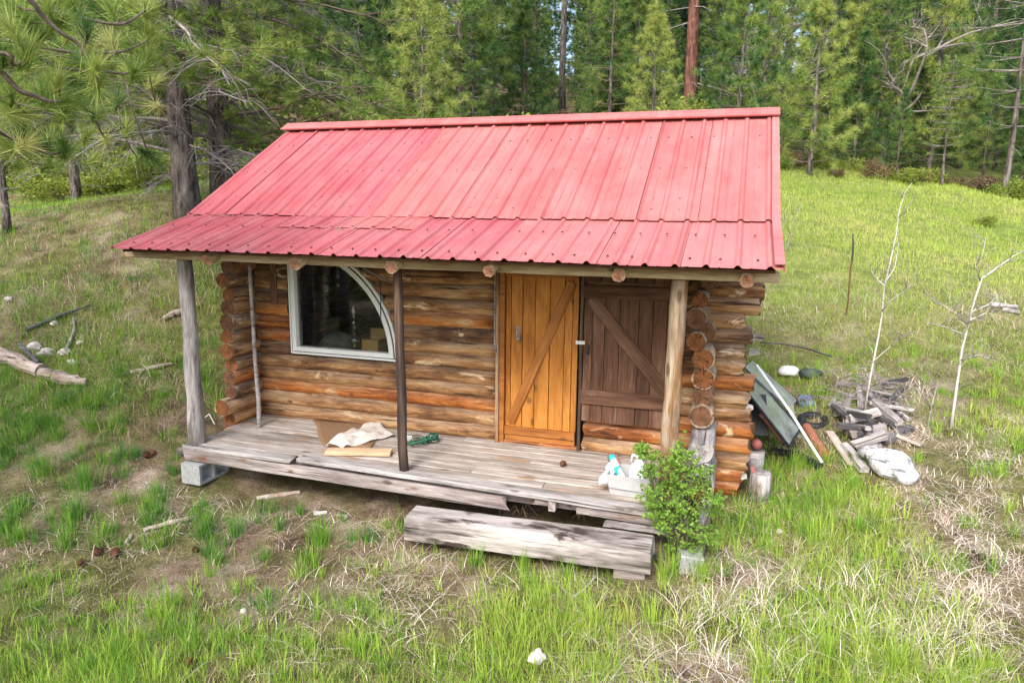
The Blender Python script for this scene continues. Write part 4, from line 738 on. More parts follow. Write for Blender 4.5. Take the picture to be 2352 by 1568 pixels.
# ------------------------------------------------------------------ junk beside the cabin
# sawn stump and red ball
p = at_y(1742, 1105, .02); p[2] = gz(p[0], p[1]); log('chopping_block', (p[0]+.02, p[1], p[2]-.05), (p[0]+.02, p[1], p[2]+.27), .105, .10, ['grey_wood', 'grey_wood'], None, 16, .15, .002, .006, label='upright grey sawn log standing against the cabin corner', cat='log')
b = MB(); b.blob((0, 0, 0), .06, .06, .06, .02, 2, nu=16, nv=12); q = at_y(1738, 1020, .45); b.build('red_ball', 'red_rubber', None, Matrix.Translation(V3(q)), label='faded red ball behind the sawn log at the corner', cat='ball')
b = MB(); p2 = V3(q); b.tube([(p2.x, p2.y, gz(p2.x, p2.y)-.05), (p2.x, p2.y, p2.z-.07)], .09, 12); b.build('log_round', ['grey_wood'], label='short log round under the red ball', cat='log')
plank('red_board', V3(at_y(1728, 1070, .02)), V3(at_y(1738, 1120, -.03)), .05, .02, 'red_rubber', label='narrow red painted board leaning at the cabin corner', cat='board')
# leaning window sashes
def sash(name, bl, br, tl, tr, fm, label, glass='old_glass'):
    bl, br, tl, tr = map(V3, (bl, br, tl, tr)); root = empty(name, bl, label, 'window'); c = (bl+br+tl+tr)/4
    b = MB(); b.add([bl, br, tr, tl], [(0, 1, 2, 3)]); b.build('pane', glass, root); b = MB()
    for (p, q) in ((bl, br), (br, tr), (tr, tl), (tl, bl)): b.tube([p, q], .016, 4, smooth=False)
    b.build('frame', fm, root); return root
gA, gB = hit(1800, 1030), hit(1835, 1000)
sash('leaning_window', at_d(1812, 1025, 7.15), at_d(1838, 985, 7.75), at_d(1700, 880, 7.0), at_d(1732, 862, 7.8), 'rubber_black', 'dirty window pane with dark frame leaning on the log wall')
sash('leaning_window', at_d(1808, 935, 7.9), at_d(1826, 920, 8.3), at_d(1712, 845, 7.6), at_d(1728, 832, 8.0), 'steel', 'grey framed window screen leaning behind the white pole')
b = MB(); b.tube([at_d(1888, 1062, 6.95), at_d(1815, 945, 7.2), at_d(1738, 838, 7.45)], .014, 6, smooth=False); b.build('white_pole', 'vinyl_white', label='long white metal pole leaning against the cabin', cat='pole')
plank('dark_board', at_d(1742, 1000, 7.3), at_d(1735, 905, 7.5), .22, .03, 'rubber_black', label='black board leaning low against the log wall', cat='board')
plank('red_rail', at_d(1800, 1015, 7.28), at_d(1745, 950, 7.3), .03, .03, 'red_rubber', label='thin red rail under the leaning window pane', cat='rail')
def pipe(name, u0, v0, u1, v1, r, mat, lift, **kw):
    p, q = hit(u0, v0), hit(u1, v1); b = MB(); p[2] += lift; q[2] += lift; d = V3(q)-V3(p)
    b.tube([V3(p), V3(p)+d*.05, V3(p)+d*.95, V3(q)], [r*1.12, r, r, r*1.12], 14, cap=True, me=0); return b.build(name, mat, None, **kw)
pipe('clay_pipe', 1852, 985, 1893, 1048, .05, 'terracotta', .025, label='terracotta clay pipe lying between the pole and the wood pile', cat='pipe')
pipe('black_pipe', 1775, 1043, 1832, 1050, .045, 'rubber_black', .03, label='black plastic pipe lying below the leaning panes', cat='pipe'); pipe('black_pipe', 1842, 1055, 1882, 1078, .045, 'rubber_black', .03, label='black pipe lying at the foot of the white pole', cat='pipe')
p = hit(1868, 970); b = MB(); pts = [(p[0]+.14*math.cos(t), p[1]+.14*math.sin(t), p[2]+.02+.03*math.sin(t)) for t in [x*.45 for x in range(15)]]; b.tube(pts, .045, 10, cap=False); b.build('rubber_tyre', 'rubber_black', label='small black tyre lying at the end of the clay pipe', cat='tyre')
p = hit(1850, 930); b = MB(); b.blob((0, 0, .04), .10, .17, .09, .5, 8, flat=.05); b.build('denim_rag', 'denim', None, Matrix.Translation(V3(p)), label='crumpled blue grey rag lying in the grass', cat='rag')
p = hit(1812, 862); b = MB(); b.blob((0, 0, .05), .15, .1, .09, .3, 9, flat=.04); b.build('white_bundle', 'white_plastic', None, Matrix.Translation(V3(p)), label='white plastic bundle in the grass behind the cabin corner', cat='bundle')
p = hit(1862, 865); b = MB(); b.blob((0, 0, .03), .16, .12, .09, .5, 10, flat=.04); b.build('dark_bundle', 'dark_cloth', None, Matrix.Translation(V3(p)), label='dark bundle beside the white one in the grass', cat='bundle')
# white sack
p = hit(2040, 1090); sk = MB(); sk.blob((0, 0, .11), .21, .14, .16, .16, 12, nu=26, nv=14, flat=.12); sk.tube([(-.17, .0, .16), (-.23, .01, .19), (-.27, .03, .14)], [.09, .05, .07], 10); sk.blob((.13, -.05, .07), .13, .11, .1, .2, 13, nu=18, nv=10); sk.build('feed_sack', 'sack_white', None, Matrix.Translation(V3(p)) @ Matrix.Rotation(-.35, 4, 'Z') @ Matrix.Rotation(.1, 4, 'Y'), label='full white printed sack slumped by the wood pile', cat='sack')
# split wood pile, each piece by itself
WP = [(1935, 960, 1950, 905, .07, 2), (1975, 945, 1982, 900, .06, 2), (2010, 935, 2000, 905, .06, 2), (2045, 965, 1990, 925, .075, 3), (2065, 985, 2010, 945, .08, 3), (1945, 985, 2018, 975, .10, 4), (1950, 1008, 2025, 998, .10, 3), (1955, 1030, 2025, 1020, .10, 2), (1940, 1025, 1965, 1080, .09, 1), (1975, 1045, 1990, 1030, .09, 1), (2000, 1045, 2025, 1015, .08, 1), (1920, 955, 1905, 925, .05, 1),
      (1990, 890, 1930, 882, .05, 2), (2030, 905, 2060, 940, .05, 2), (2040, 930, 2075, 960, .05, 1), (1925, 905, 1985, 915, .045, 2), (1945, 1000, 1935, 960, .06, 2), (2010, 1065, 2040, 1045, .05, 1)]
for k, (u0, v0, u1, v1, wd, lv) in enumerate(WP):
    p, q = hit(u0, v0+8), hit(u1, v1+8); p, q = V3(p), V3(q); d = (q-p); q = p+d.normalized()*min(.55, max(.28, d.length)); h = .035*lv+.01*(k % 3)
    M, L = frame(p+Vector((0, 0, h)), q+Vector((random.uniform(-.08, .08), random.uniform(-.08, .08), h+random.uniform(-.03, .08)))); b = MB(); r_ = wd*.55; b.sweep([(-r_, -r_*.7), (r_, -r_*.8), (r_*.9, r_*.4), (0, r_*.9), (-r_*.9, r_*.5)], [0, L*.5, L], 0, 0, None, .004, .02)
    b.build('split_log', 'grey_wood' if k % 3 else 'dead_branch', None, M, label='grey split log lying in the loose wood pile', cat='firewood', group='split logs in the wood pile')
tw = MB(); rt_ = random.Random(14)
for k in range(150):
    q = V3(hit(rt_.gauss(1990, 45), rt_.gauss(930, 40)) if k % 5 == 0 else (q.x+rt_.gauss(0, .12), q.y+rt_.gauss(0, .12), 0)); q.z = gz(q.x, q.y)+rt_.uniform(.03, .26); a = rt_.uniform(0, 6.28); l = rt_.uniform(.12, .4); tw.tube([q, q+Vector((math.cos(a)*l*.5, math.sin(a)*l*.5, rt_.uniform(-.03, .08))), q+Vector((math.cos(a+.3)*l, math.sin(a+.3)*l, rt_.uniform(-.12, .06)))], [.005, .004, .002], 4)
tw.build('twig_heap', 'dead_branch', label='loose grey twigs tangled over the wood pile', cat='twigs', kind='stuff')
for k in range(16):
    u0, v0 = rt_.gauss(1985, 42), rt_.gauss(955, 45); p = V3(hit(u0, v0)); a = rt_.uniform(0, 6.28); l = rt_.uniform(.25, .5); p.z += rt_.uniform(.03, .2); q = p+Vector((math.cos(a)*l, math.sin(a)*l, rt_.uniform(-.08, .1)))
    plank('split_log', p, q, rt_.uniform(.05, .1), rt_.uniform(.03, .06), rt_.choice(['grey_wood', 'grey_wood', 'charred_wood']), jag=.02, label='grey split log lying in the loose wood pile', cat='firewood', group='split logs in the wood pile')
for k, (u0, v0, u1, v1, wd, lb) in enumerate(((1905, 1000, 1955, 1075, .09, 'broad pale board sloping from the wood pile to the white sack'), (1820, 985, 1815, 930, .07, 'grey upright board scrap behind the leaning pane'), (1900, 940, 1950, 930, .06, 'short grey board scrap between the tyre and the wood pile'), (2060, 1010, 2110, 1030, .06, 'loose bark slab lying beyond the white sack'), (1790, 1000, 1835, 1010, .06, 'grey scrap board lying under the leaning panes'))):
    p, q = V3(hit(u0, v0)), V3(hit(u1, v1)); p.z += .05; q.z += .04; plank('scrap_board', p, q, wd, .025, 'rotten_log' if k in (0, 3) else 'grey_wood', jag=.02, label=lb, cat='board')
# wood chips: litter right of the pile
p0 = hit(2150, 1030); n = 6000; x = rng.normal(p0[0], .6, n); y = rng.normal(p0[1]+.05, .6, n); x = np.concatenate([x, rng.normal(hit(1990, 895)[0], .28, 900)]); y = np.concatenate([y, rng.normal(hit(1990, 895)[1], .22, 900)]); n = len(x); k = keep_out(x, y); x, y = x[k], y[k]; n = len(x)
V, T, C = merge([blades(x, y, rng.uniform(.01, .03, n), rng.uniform(.006, .016, n), rng.uniform(1.5, 5, n), rng.uniform(0, 6.28, n), np.clip(rng.normal(.5, .25, n), 0, 1), 1)]); np_mesh('bark_chip', V, T, 'straw', C, label='bark chips and splinters strewn beside the wood pile', cat='litter', kind='stuff')
# ------------------------------------------------------------------ fallen wood and stones on the left bank
def fallen(name, px, rad, mat, lift, label, cat='log', n=10, me=None, seed=0):
    r_ = random.Random(seed); pts = []
    for (u, v) in px: q = V3(hit(u, v)); q.z += lift; pts.append(q)
    P = []; RD = []
    for k in range(len(pts)-1):
        m = 4
        for i in range(m): t = i/m; P.append(pts[k].lerp(pts[k+1], t)+Vector((r_.uniform(-1, 1), r_.uniform(-1, 1), r_.uniform(-.5, 1)))*rad[k]*.2); RD.append((rad[k]*(1-t)+rad[k+1]*t)*r_.uniform(.8, 1.15))
    P.append(pts[-1]); RD.append(rad[-1]); b = MB(); b.tube(P, RD, n, smooth=False); return b.build(name, mat, label=label, cat=cat)
fallen('fallen_log', [(-60, 805), (30, 838), (95, 862)], [.11, .11, .095], 'rotten_log', .06, 'rotting grey fallen log with peeling bark on the bank', seed=1)
fallen('fallen_log', [(90, 864), (150, 880), (200, 886)], [.085, .085, .05], 'rotten_log', .05, 'broken end piece of the rotting log, pointing at the cabin', seed=2)
fallen('charred_stick', [(48, 815), (92, 858)], [.025, .035], 'charred_wood', .14, 'charred stick lying across the rotting log', 'stick', seed=3)
fallen('burnt_branch', [(60, 765), (130, 735), (208, 706)], [.028, .024, .018], 'charred_wood', .04, 'long blackened branch lying on the grassy bank', 'branch', seed=4)
fallen('root_snag', [(150, 815), (172, 765), (170, 735)], [.03, .02, .012], 'dead_branch', .04, 'thin pale snag sticking up from the bank', 'branch', seed=5)
fallen('bleached_branch', [(375, 740), (400, 728), (430, 722)], [.03, .05, .05], 'rotten_log', .05, 'bleached curved branch behind the corner post on the bank', 'branch', seed=6); fallen('bleached_stick', [(300, 860), (350, 850), (395, 840)], [.03, .035, .02], 'rotten_log', .03, 'pale rotten stick in the grass left of the porch post', 'stick', seed=7)
fallen('bleached_stick', [(330, 1222), (390, 1205), (445, 1192)], [.022, .026, .02], 'rotten_log', .02, 'pale stripped stick lying before the concrete block', 'stick', seed=8); fallen('wood_scrap', [(290, 1252), (302, 1232)], [.022, .02], 'rotten_log', .015, 'small wood scrap lying near two pine cones', 'wood', seed=9)
fallen('wood_scrap', [(590, 1147), (640, 1140), (690, 1133)], [.025, .03, .02], 'rotten_log', .015, 'rotten pale slab under the porch edge', 'wood', seed=10); fallen('wood_scrap', [(722, 1182), (752, 1180)], [.025, .02], 'white_bark', .015, 'chalky white wood scrap beside the rank grass tuft', 'wood', seed=11)
fallen('wood_scrap', [(775, 1186), (800, 1192)], [.02, .024], 'rotten_log', .015, 'brown rotten wood chunk near the step timber', 'wood', seed=12); fallen('dark_hose', [(1745, 800), (1800, 805), (1850, 815), (1910, 835)], [.012, .012, .012, .012], 'charred_wood', .1, 'thin dark stick arching over the grass behind the cabin', 'stick', seed=13)
fallen('weathered_plank', [(2275, 706), (2310, 708), (2335, 712)], [.05, .05, .045], 'grey_wood', .03, 'pale weathered plank lying in the meadow', 'plank', 4, seed=14); fallen('weathered_plank', [(2300, 716), (2340, 722)], [.05, .045], 'grey_wood', .02, 'shorter weathered plank lying below the pale one in the meadow', 'plank', 4, seed=15)
fallen('curled_stem', [(1312, 1382), (1340, 1362), (1368, 1330)], [.012, .009, .006], 'white_bark', .03, 'bleached forked stem lying below the step timber', 'stem', 6, seed=16)
fallen('low_log', [(405, 1045), (440, 1040)], [.07, .07], 'rim_wood', .02, 'short grey log end lying beside the concrete block', seed=17)
for k, (u, v, s) in enumerate(((80, 800, .09), (108, 815, .1), (150, 812, .08), (165, 835, .06), (185, 790, .05), (85, 820, .05), (1790, 1222, .035), (560, 1405, .03), (125, 745, .05), (20, 690, .06))):
    p = hit(u, v); b = MB(); b.blob((0, 0, s*.3), s, s*.8, s*.7, .5, 20+k, nu=9, nv=6, smooth=False); b.build('stone', 'rock', None, Matrix.Translation(V3(p)) @ Matrix.Rotation(k, 4, 'Z'), label='pale lichened stone lying in the grass', cat='stone', group='stones in the grass')
p = hit(1232, 1520); b = MB(); b.blob((0, 0, .04), .055, .07, .04, .5, 33, nu=14, nv=10); b.build('crumpled_paper', 'paper_white', None, Matrix.Translation(V3(p)), label='crumpled white paper lying alone in the foreground grass', cat='paper')
p = hit(1272, 1478); n = 160; a = rng.uniform(-.2, 1.3, n); 
V, T, C = blades(p[0]+rng.normal(0, .015, n), p[1]+rng.normal(0, .015, n), rng.uniform(.03, .07, n), rng.uniform(.002, .004, n), rng.uniform(1.5, 3, n), a+.9, np.clip(rng.normal(.22, .06, n), 0, .4), 2); np_mesh('dead_sprig', V, T, 'straw', C, label='rust brown dead needle sprig in the grass near the crumpled paper', cat='sprig')
# white cable on the bank behind the corner post
b = MB(); b.tube([V3(hit(462, 975))+Vector((0, 0, .05)), V3(hit(482, 972))+Vector((0, 0, .12)), V3(hit(494, 985))+Vector((0, 0, .06))], .008, 6); b.build('white_cable', 'cable_white', label='white cable looping out beside the corner post', cat='cable')
# forked twig and wire under the eave
fk = MB(); P = lambda u, v, y: V3(at_y(u, v, y)); fk.tube([P(830, 612, -.12), P(868, 634, -.10), P(902, 648, -.08)], [.014, .013, .01], 8); fk.build('forked_stick', 'dead_branch', label='short stick wedged above the round window under the eave', cat='stick')
fk = MB(); fk.tube([P(842, 615, -.1), P(873, 645, -.06), P(874, 690, -.045), P(874, 735, -.045)], .005, 6); fk.build('black_wire', 'rubber_black', label='black wire hanging beside the round window', cat='wire')
# straggling roots below the deck
for (u, v, sd) in ((1150, 1160, 1), (1195, 1168, 2), (1330, 1175, 3)):
    q = V3(hit(u, v+18)); b = MB(); r_ = random.Random(sd)
    for k in range(7):
        a = r_.uniform(0, 6.28); L = r_.uniform(.08, .2); b.tube([q, q+Vector((math.cos(a)*L*.4, math.sin(a)*L*.3, L*.8)), q+Vector((math.cos(a)*L, math.sin(a)*L*.6, L*.25))], [.006, .005, .002], 5)
    b.build('dead_weed', 'pale_pole', label='dry curling weed growing between the step timber and porch', cat='weed', group='dry weeds by the step')
# ------------------------------------------------------------------ trees
def needles(P, D, n, length, width, spread, g, tint, back=.35):
    """tufts of needles: P centres, D directions, n needles for each"""
    m = len(P); i = np.repeat(np.arange(m), n); q = len(i); d = D[i]+g.normal(size=(q, 3))*spread; d /= np.linalg.norm(d, axis=1)[:, None]+1e-9
    L = (length*g.uniform(.65, 1.15, q))[:, None]; b = P[i]-D[i]*(g.uniform(0, back, q)[:, None]*length); s = np.cross(d, g.normal(size=(q, 3))); s /= np.linalg.norm(s, axis=1)[:, None]+1e-9
    w_ = width*.5; tip = b+d*L; tip[:, 2] -= L[:, 0]*.06; V = np.stack([b-s*w_, b+s*w_, tip], 1).reshape(-1, 3); T = np.arange(q*3).reshape(-1, 3)
    t = np.clip(tint[i]+g.normal(0, .10, q), 0, 1); return V, T, np.repeat(t, 3)
class Wood:
    """many thin tapering branch tubes collected as arrays"""
    def __init__(s): s.b = MB()
    def add(s, pts, r0, r1, n=4): k = len(pts); s.b.tube(pts, [r0+(r1-r0)*i/(k-1) for i in range(k)], n, cap=False)
def mesh_of(name, mb, mat):
    me = bpy.data.meshes.new(name); me.from_pydata(mb.v, [], mb.f); me.materials.append(MAT[mat]); me.polygons.foreach_set('use_smooth', [True]*len(mb.f)); me.update(); return me
def np_data(name, V, T, C, mat):
    o = np_mesh(name, V, T, mat, C); d = o.data; bpy.data.objects.remove(o); return d
def trunk_mesh(h, r, mat, lean=.02, seed=0, n=12, top=.12):
    r_ = random.Random(seed); b = MB(); k = 14; pts = []; rad = []; x = y = 0
    for i in range(k): t = i/(k-1); pts.append((x, y, h*t-.25*(i == 0))); rad.append(r*(1-t*(1-top))*(1.35 if i == 0 else 1)*r_.uniform(.95, 1.05)); x += r_.uniform(-lean, lean); y += r_.uniform(-lean, lean)
    b.tube(pts, rad, n); return mesh_of('trunk', b, mat), pts
def conifer(seed, h, r, z0, Lmax, whorl, per, tufts, nd, nl, nw, spread, tmat, nmat, shape='cone', droop=.1, rise=.25, dead=0, tmean=.5, sub=3):
    """one conifer prototype of unit build: returns (trunk mesh, crown mesh, branch mesh)"""
    r_ = random.Random(seed); g = np.random.default_rng(seed); tm, pts = trunk_mesh(h, r, tmat, .02, seed); W = Wood(); P = []; D = []; TT = []
    def stem(z): t = z/h*(len(pts)-1); i = min(int(t), len(pts)-2); return Vector(pts[i]).lerp(Vector(pts[i+1]), t-i)
    z = z0*h if not dead else h*.06; ang = r_.uniform(0, 6)
    while z < h*.985:
        live = z >= z0*h; t = (z-z0*h)/(h*(1-z0)) if live else 0
        prof = ((1-t)**.8 if shape == 'cone' else math.sin(math.pi*(.16+.80*t))**.7 if shape == 'round' else (1-t)**.45*.75+.2*math.sin(math.pi*t))
        for k in range(r_.randint(max(2, per-1), per+1) if live else r_.randint(0, dead)):
            a = ang+6.283*k/per+r_.uniform(-.4, .4); L = max(.18, Lmax*prof*r_.uniform(.6, 1.15)) if live else Lmax*r_.uniform(.25, .8); c = stem(z)
            out = Vector((math.cos(a), math.sin(a), 0)); e = c+out*L; up = L*(rise*r_.uniform(.4, 1.4)-droop*(1-t)*2) if live else -L*r_.uniform(.0, .5)
            m1 = c+out*L*.5+Vector((0, 0, up*.3-droop*L*.25)); e.z += up; W.add([c, m1, e], max(.006, .016*L), .004)
            if not live:
                for q in range(2): f = r_.uniform(.35, .9); p = c.lerp(e, f); W.add([p, p+Vector((r_.uniform(-.3, .3), r_.uniform(-.3, .3), r_.uniform(-.35, .05)))*L*.5], .005, .002, 3)
                continue
            nt_ = max(2, int(tufts*L/Lmax+1)); sidev = Vector((-out.y, out.x, 0)); t0 = np.clip(tmean+g.normal(0, .12)+.12*t, .05, .95)
            for q in range(nt_):
                f = .30+.70*(q+1)/nt_; p = (c.lerp(m1, f*2) if f < .5 else m1.lerp(e, f*2-1))
                for sgn in range(sub):
                    lat = r_.uniform(-1, 1)*L*.34*(1.15-f*.75) if q < nt_-1 else r_.uniform(-.06, .06); pp = p+sidev*lat+Vector((0, 0, r_.uniform(-.06, .12)*L))+out*abs(lat)*.5
                    dd = (out*.7+sidev*(.9*lat/(abs(lat)+.15))+Vector((0, 0, .45+.3*rise))).normalized(); P.append(pp); D.append(dd); TT.append(t0+g.normal(0, .16))
        z += whorl*r_.uniform(.75, 1.25)*(1-.35*t); ang += r_.uniform(.5, 1.2)
    P.append(Vector((0, 0, h))+stem(h*.99)-Vector((0, 0, stem(h*.99).z))); D.append(Vector((0, 0, 1))); TT.append(tmean+.2)
    P = np.array([tuple(p) for p in P]); D = np.array([tuple(p) for p in D]); V, T, C = needles(P, D, nd, nl, nw, spread, g, np.array(TT))
    print('tufts', len(P)); return tm, np_data('crown', V, T, C, nmat), mesh_of('branch', W.b, 'live_branch' if not dead else 'dead_branch'), len(T)
PROTO = {
 'young': conifer(1, 6, .09, .08, 1.55, .36, 5, 3, 52, .25, .013, 1.0, 'bark', 'needle_pine', 'cone', .03, .40, 0, .60, 2),
 'young_b': conifer(2, 6, .08, .12, 1.3, .42, 5, 3, 52, .26, .013, 1.0, 'bark', 'needle_pine', 'cone', .02, .45, 0, .56, 1),
 'sparse': conifer(3, 7, .08, .20, 1.4, .46, 5, 3, 46, .24, .012, .9, 'bark', 'needle_pine', 'round', .06, .25, 1, .53, 1),
 'pine': conifer(4, 14, .16, .05, 2.5, .52, 6, 4, 42, .36, .021, 1.0, 'bark', 'needle_pine', 'col', .08, .25, 1, .46, 2),
 'pine_b': conifer(5, 16, .18, .14, 2.4, .58, 6, 4, 42, .37, .021, 1.0, 'bark', 'needle_pine', 'col', .12, .2, 2, .36, 2),
 'fir': conifer(6, 15, .17, .04, 2.6, .32, 6, 7, 13, .24, .028, .6, 'bark', 'needle_fir', 'cone', .16, .05, 0, .55),
 'fir_b': conifer(7, 15, .16, .08, 2.1, .36, 6, 6, 13, .24, .028, .6, 'bark', 'needle_fir', 'col', .14, .05, 1, .62),
 'snaggy': conifer(8, 18, .17, .34, 1.7, .55, 5, 5, 14, .26, .022, .6, 'bark', 'needle_pine', 'col', .15, .1, 3, .40),
 'redtrunk': conifer(9, 20, .245, .34, 2.8, .55, 4, 7, 16, .28, .022, .6, 'red_bark', 'needle_pine', 'round', .1, .2, 3, .42)}
print('tree tris', sum(v[3] for v in PROTO.values()))
def tree(kind, u, d, h, name, label, group, x=None, y=None):
    """a tree standing d metres away in the direction of column u"""
    if x is None: r_ = ray(u, 491); p = CAM+r_*d; x, y = p[0], p[1]
    ph = {'young': 6, 'young_b': 6, 'sparse': 7, 'pine': 14, 'pine_b': 16, 'fir': 15, 'fir_b': 15, 'snaggy': 18, 'redtrunk': 20}[kind]; s = h/ph
    M = Matrix.Translation((x, y, gz(x, y)-.08)) @ Matrix.Rotation(random.uniform(0, 6.28), 4, 'Z') @ Matrix.Diagonal((s*random.uniform(.9, 1.15), s*random.uniform(.9, 1.15), s, 1))
    root = link(name, None, None, M, label, 'tree', group); t = PROTO[kind]
    for nm, dat in (('trunk', t[0]), ('crown', t[1]), ('branch', t[2])): link(nm, dat, root, M, kind=None if nm == 'trunk' else 'stuff')
    return root
NEAR = [('young', 1850, 25, 6.3, 'tall bushy young pine standing at the meadow edge behind the roof end'), ('young_b', 2048, 25.5, 3.3, 'small yellow green pine, shortest of those along the meadow edge'), ('sparse', 2155, 26, 4.6, 'thin young pine with bare lower twigs at the meadow edge'), ('sparse', 2300, 25, 9.5, 'slender pine with long bare trunk at the meadow edge'),
        ('young_b', 2245, 28, 4.6, 'young pine half hidden behind the slender meadow pine'), ('young', 2385, 27, 6.5, 'bushy pine cut by the picture border beyond the meadow'), ('young', 1490, 23, 4.9, 'bright green young pine rising over the roof ridge'), ('young_b', 1597, 15, 2.2, 'bluish pine sapling peeping over the ridge by the red trunk'), ('young_b', 1680, 15.5, 2.1, 'bluish pine sapling peeping over the right half of the ridge'), ('young', 1950, 29, 5.5, 'dense young pine between the two front meadow pines'),
        ('redtrunk', 1570, 28, 21, 'tall ponderosa with reddish brown bare trunk above the ridge'), ('snaggy', 1285, 36, 20, 'straight dark thin trunk standing before the patch of sky'), ('pine_b', 1060, 25, 15, 'grey trunked pine rising behind the middle of the ridge'), ('young', 975, 20, 5.6, 'soft bluish young pine above the left half of the ridge'), ('pine_b', 180, 16.5, 10, 'grey trunk standing apart on the left bank'), ('snaggy', 12, 11.3, 6, 'thin leaning dark trunk on the left bank beside the long grass')]
for (k, u, d, h, lb) in NEAR: tree(k, u, d, h, 'pine_tree', lb, None)
MID = [('pine', 1780, 34, 11), ('pine', 1700, 33, 10), ('pine_b', 1930, 38, 15), ('pine', 1400, 32, 10), ('pine', 1365, 40, 12), ('pine_b', 1200, 38, 16), ('pine', 1130, 30, 9.5), ('pine', 880, 27, 10), ('pine', 800, 24, 8.5), ('pine_b', 740, 31, 14), ('pine', 680, 26, 10), ('pine', 600, 22, 9), ('pine', 300, 25, 10), ('pine', 90, 26, 11), ('pine', 235, 31, 12), ('pine', 545, 28, 11), ('pine', 370, 33, 12), ('pine', 1000, 34, 12), ('pine', 1470, 38, 13), ('pine', 1225, 29, 6), ('pine', 20, 33, 12), ('pine', 1640, 40, 9.5), ('pine', 1608, 44, 13), ('pine', 1535, 43, 14), ('pine', 1575, 47, 14), ('pine_b', 60, 22, 11), ('pine', 280, 21, 8)]
for (k, u, d, h) in MID: tree(k, u, d, h, 'pine_tree', ('tall ' if h > 11.5 else 'mid sized ')+('pine with bare lower trunk' if k == 'pine_b' else 'pine green to the ground')+' on the wooded slope behind the cabin', 'middle pines on the slope behind the cabin')
r_ = random.Random(21)
for k in range(40):
    u = -60+1850*(k+r_.uniform(-.45, .45))/40; d = r_.uniform(20, 36) if u > 520 else r_.uniform(21, 36); dsc = r_.choice(['young', 'young_b', 'young', 'pine'])
    if 1540 < u < 1600 or (1262 < u < 1305): continue
    hh = r_.uniform(4.2, 8.5)
    tree(dsc, u, d, hh, 'young_pine', ('tall ' if hh > 6.4 else 'short ')+{'young': 'bushy young pine in the thicket behind the cabin', 'young_b': 'slender young pine in the thicket behind the cabin', 'pine': 'broad crowned young pine in the thicket behind the cabin'}[dsc], 'young pines in the thicket')
for k in range(9):
    u = 1800+600*(k+r_.uniform(-.4, .4))/9; dsc = r_.choice(['young', 'young_b', 'pine']); tree(dsc, u, r_.uniform(28.5, 33), r_.uniform(5, 9), 'young_pine', {'young': 'bushy', 'young_b': 'slender', 'pine': 'broad crowned'}[dsc]+' young pine in the second row beyond the meadow', 'young pines beyond the meadow')
FIRS = [('fir', 2230, 35, 14), ('fir', 2120, 38, 15), ('fir', 2330, 37, 16), ('fir', 2010, 42, 16), ('fir_b', 2420, 40, 15), ('fir_b', 1880, 45, 15), ('fir', 2170, 46, 18), ('fir_b', 2270, 48, 18), ('fir', 700, 40, 15), ('fir_b', 470, 38, 15), ('fir', 150, 40, 15), ('fir_b', 2080, 33, 11)]
for (k, u, d, h) in FIRS: tree(k, u, d, h, 'fir_tree', ('dark broad based fir' if k == 'fir' else 'dark narrow fir')+' in the shaded wood behind the '+('meadow pines' if u > 1800 else 'cabin'), 'dark firs in the wood')
r_ = random.Random(3)
for k in range(60):
    u = -150+2650*(k+r_.uniform(-.4, .4))/60; d = r_.uniform(44, 72)
    if 1265 < u < 1305 or 1632 < u < 1668: continue
    tree(r_.choice(['pine', 'pine_b', 'fir', 'fir_b', 'snaggy']), u, d, r_.uniform(13, 19)*(.72 if d > 70 else 1), 'forest_tree', 'distant conifer high on the wooded hill', 'distant conifers on the hill')
# trees across the clearing, mirrored in the round window
for k, (x, y, h, kd) in enumerate(((-5.6, -8.5, 13, 'snaggy'), (-7.5, -11, 12, 'pine'), (-4.2, -14, 11, 'pine'), (-10, -13, 14, 'pine_b'), (-7, -17, 14, 'pine'), (-12, -19, 15, 'fir'), (-2.5, -19, 13, 'pine'))): tree(kd, 0, 0, h, 'clearing_pine', 'pine across the clearing, seen as a reflection in the round window', 'pines across the clearing', x, y)
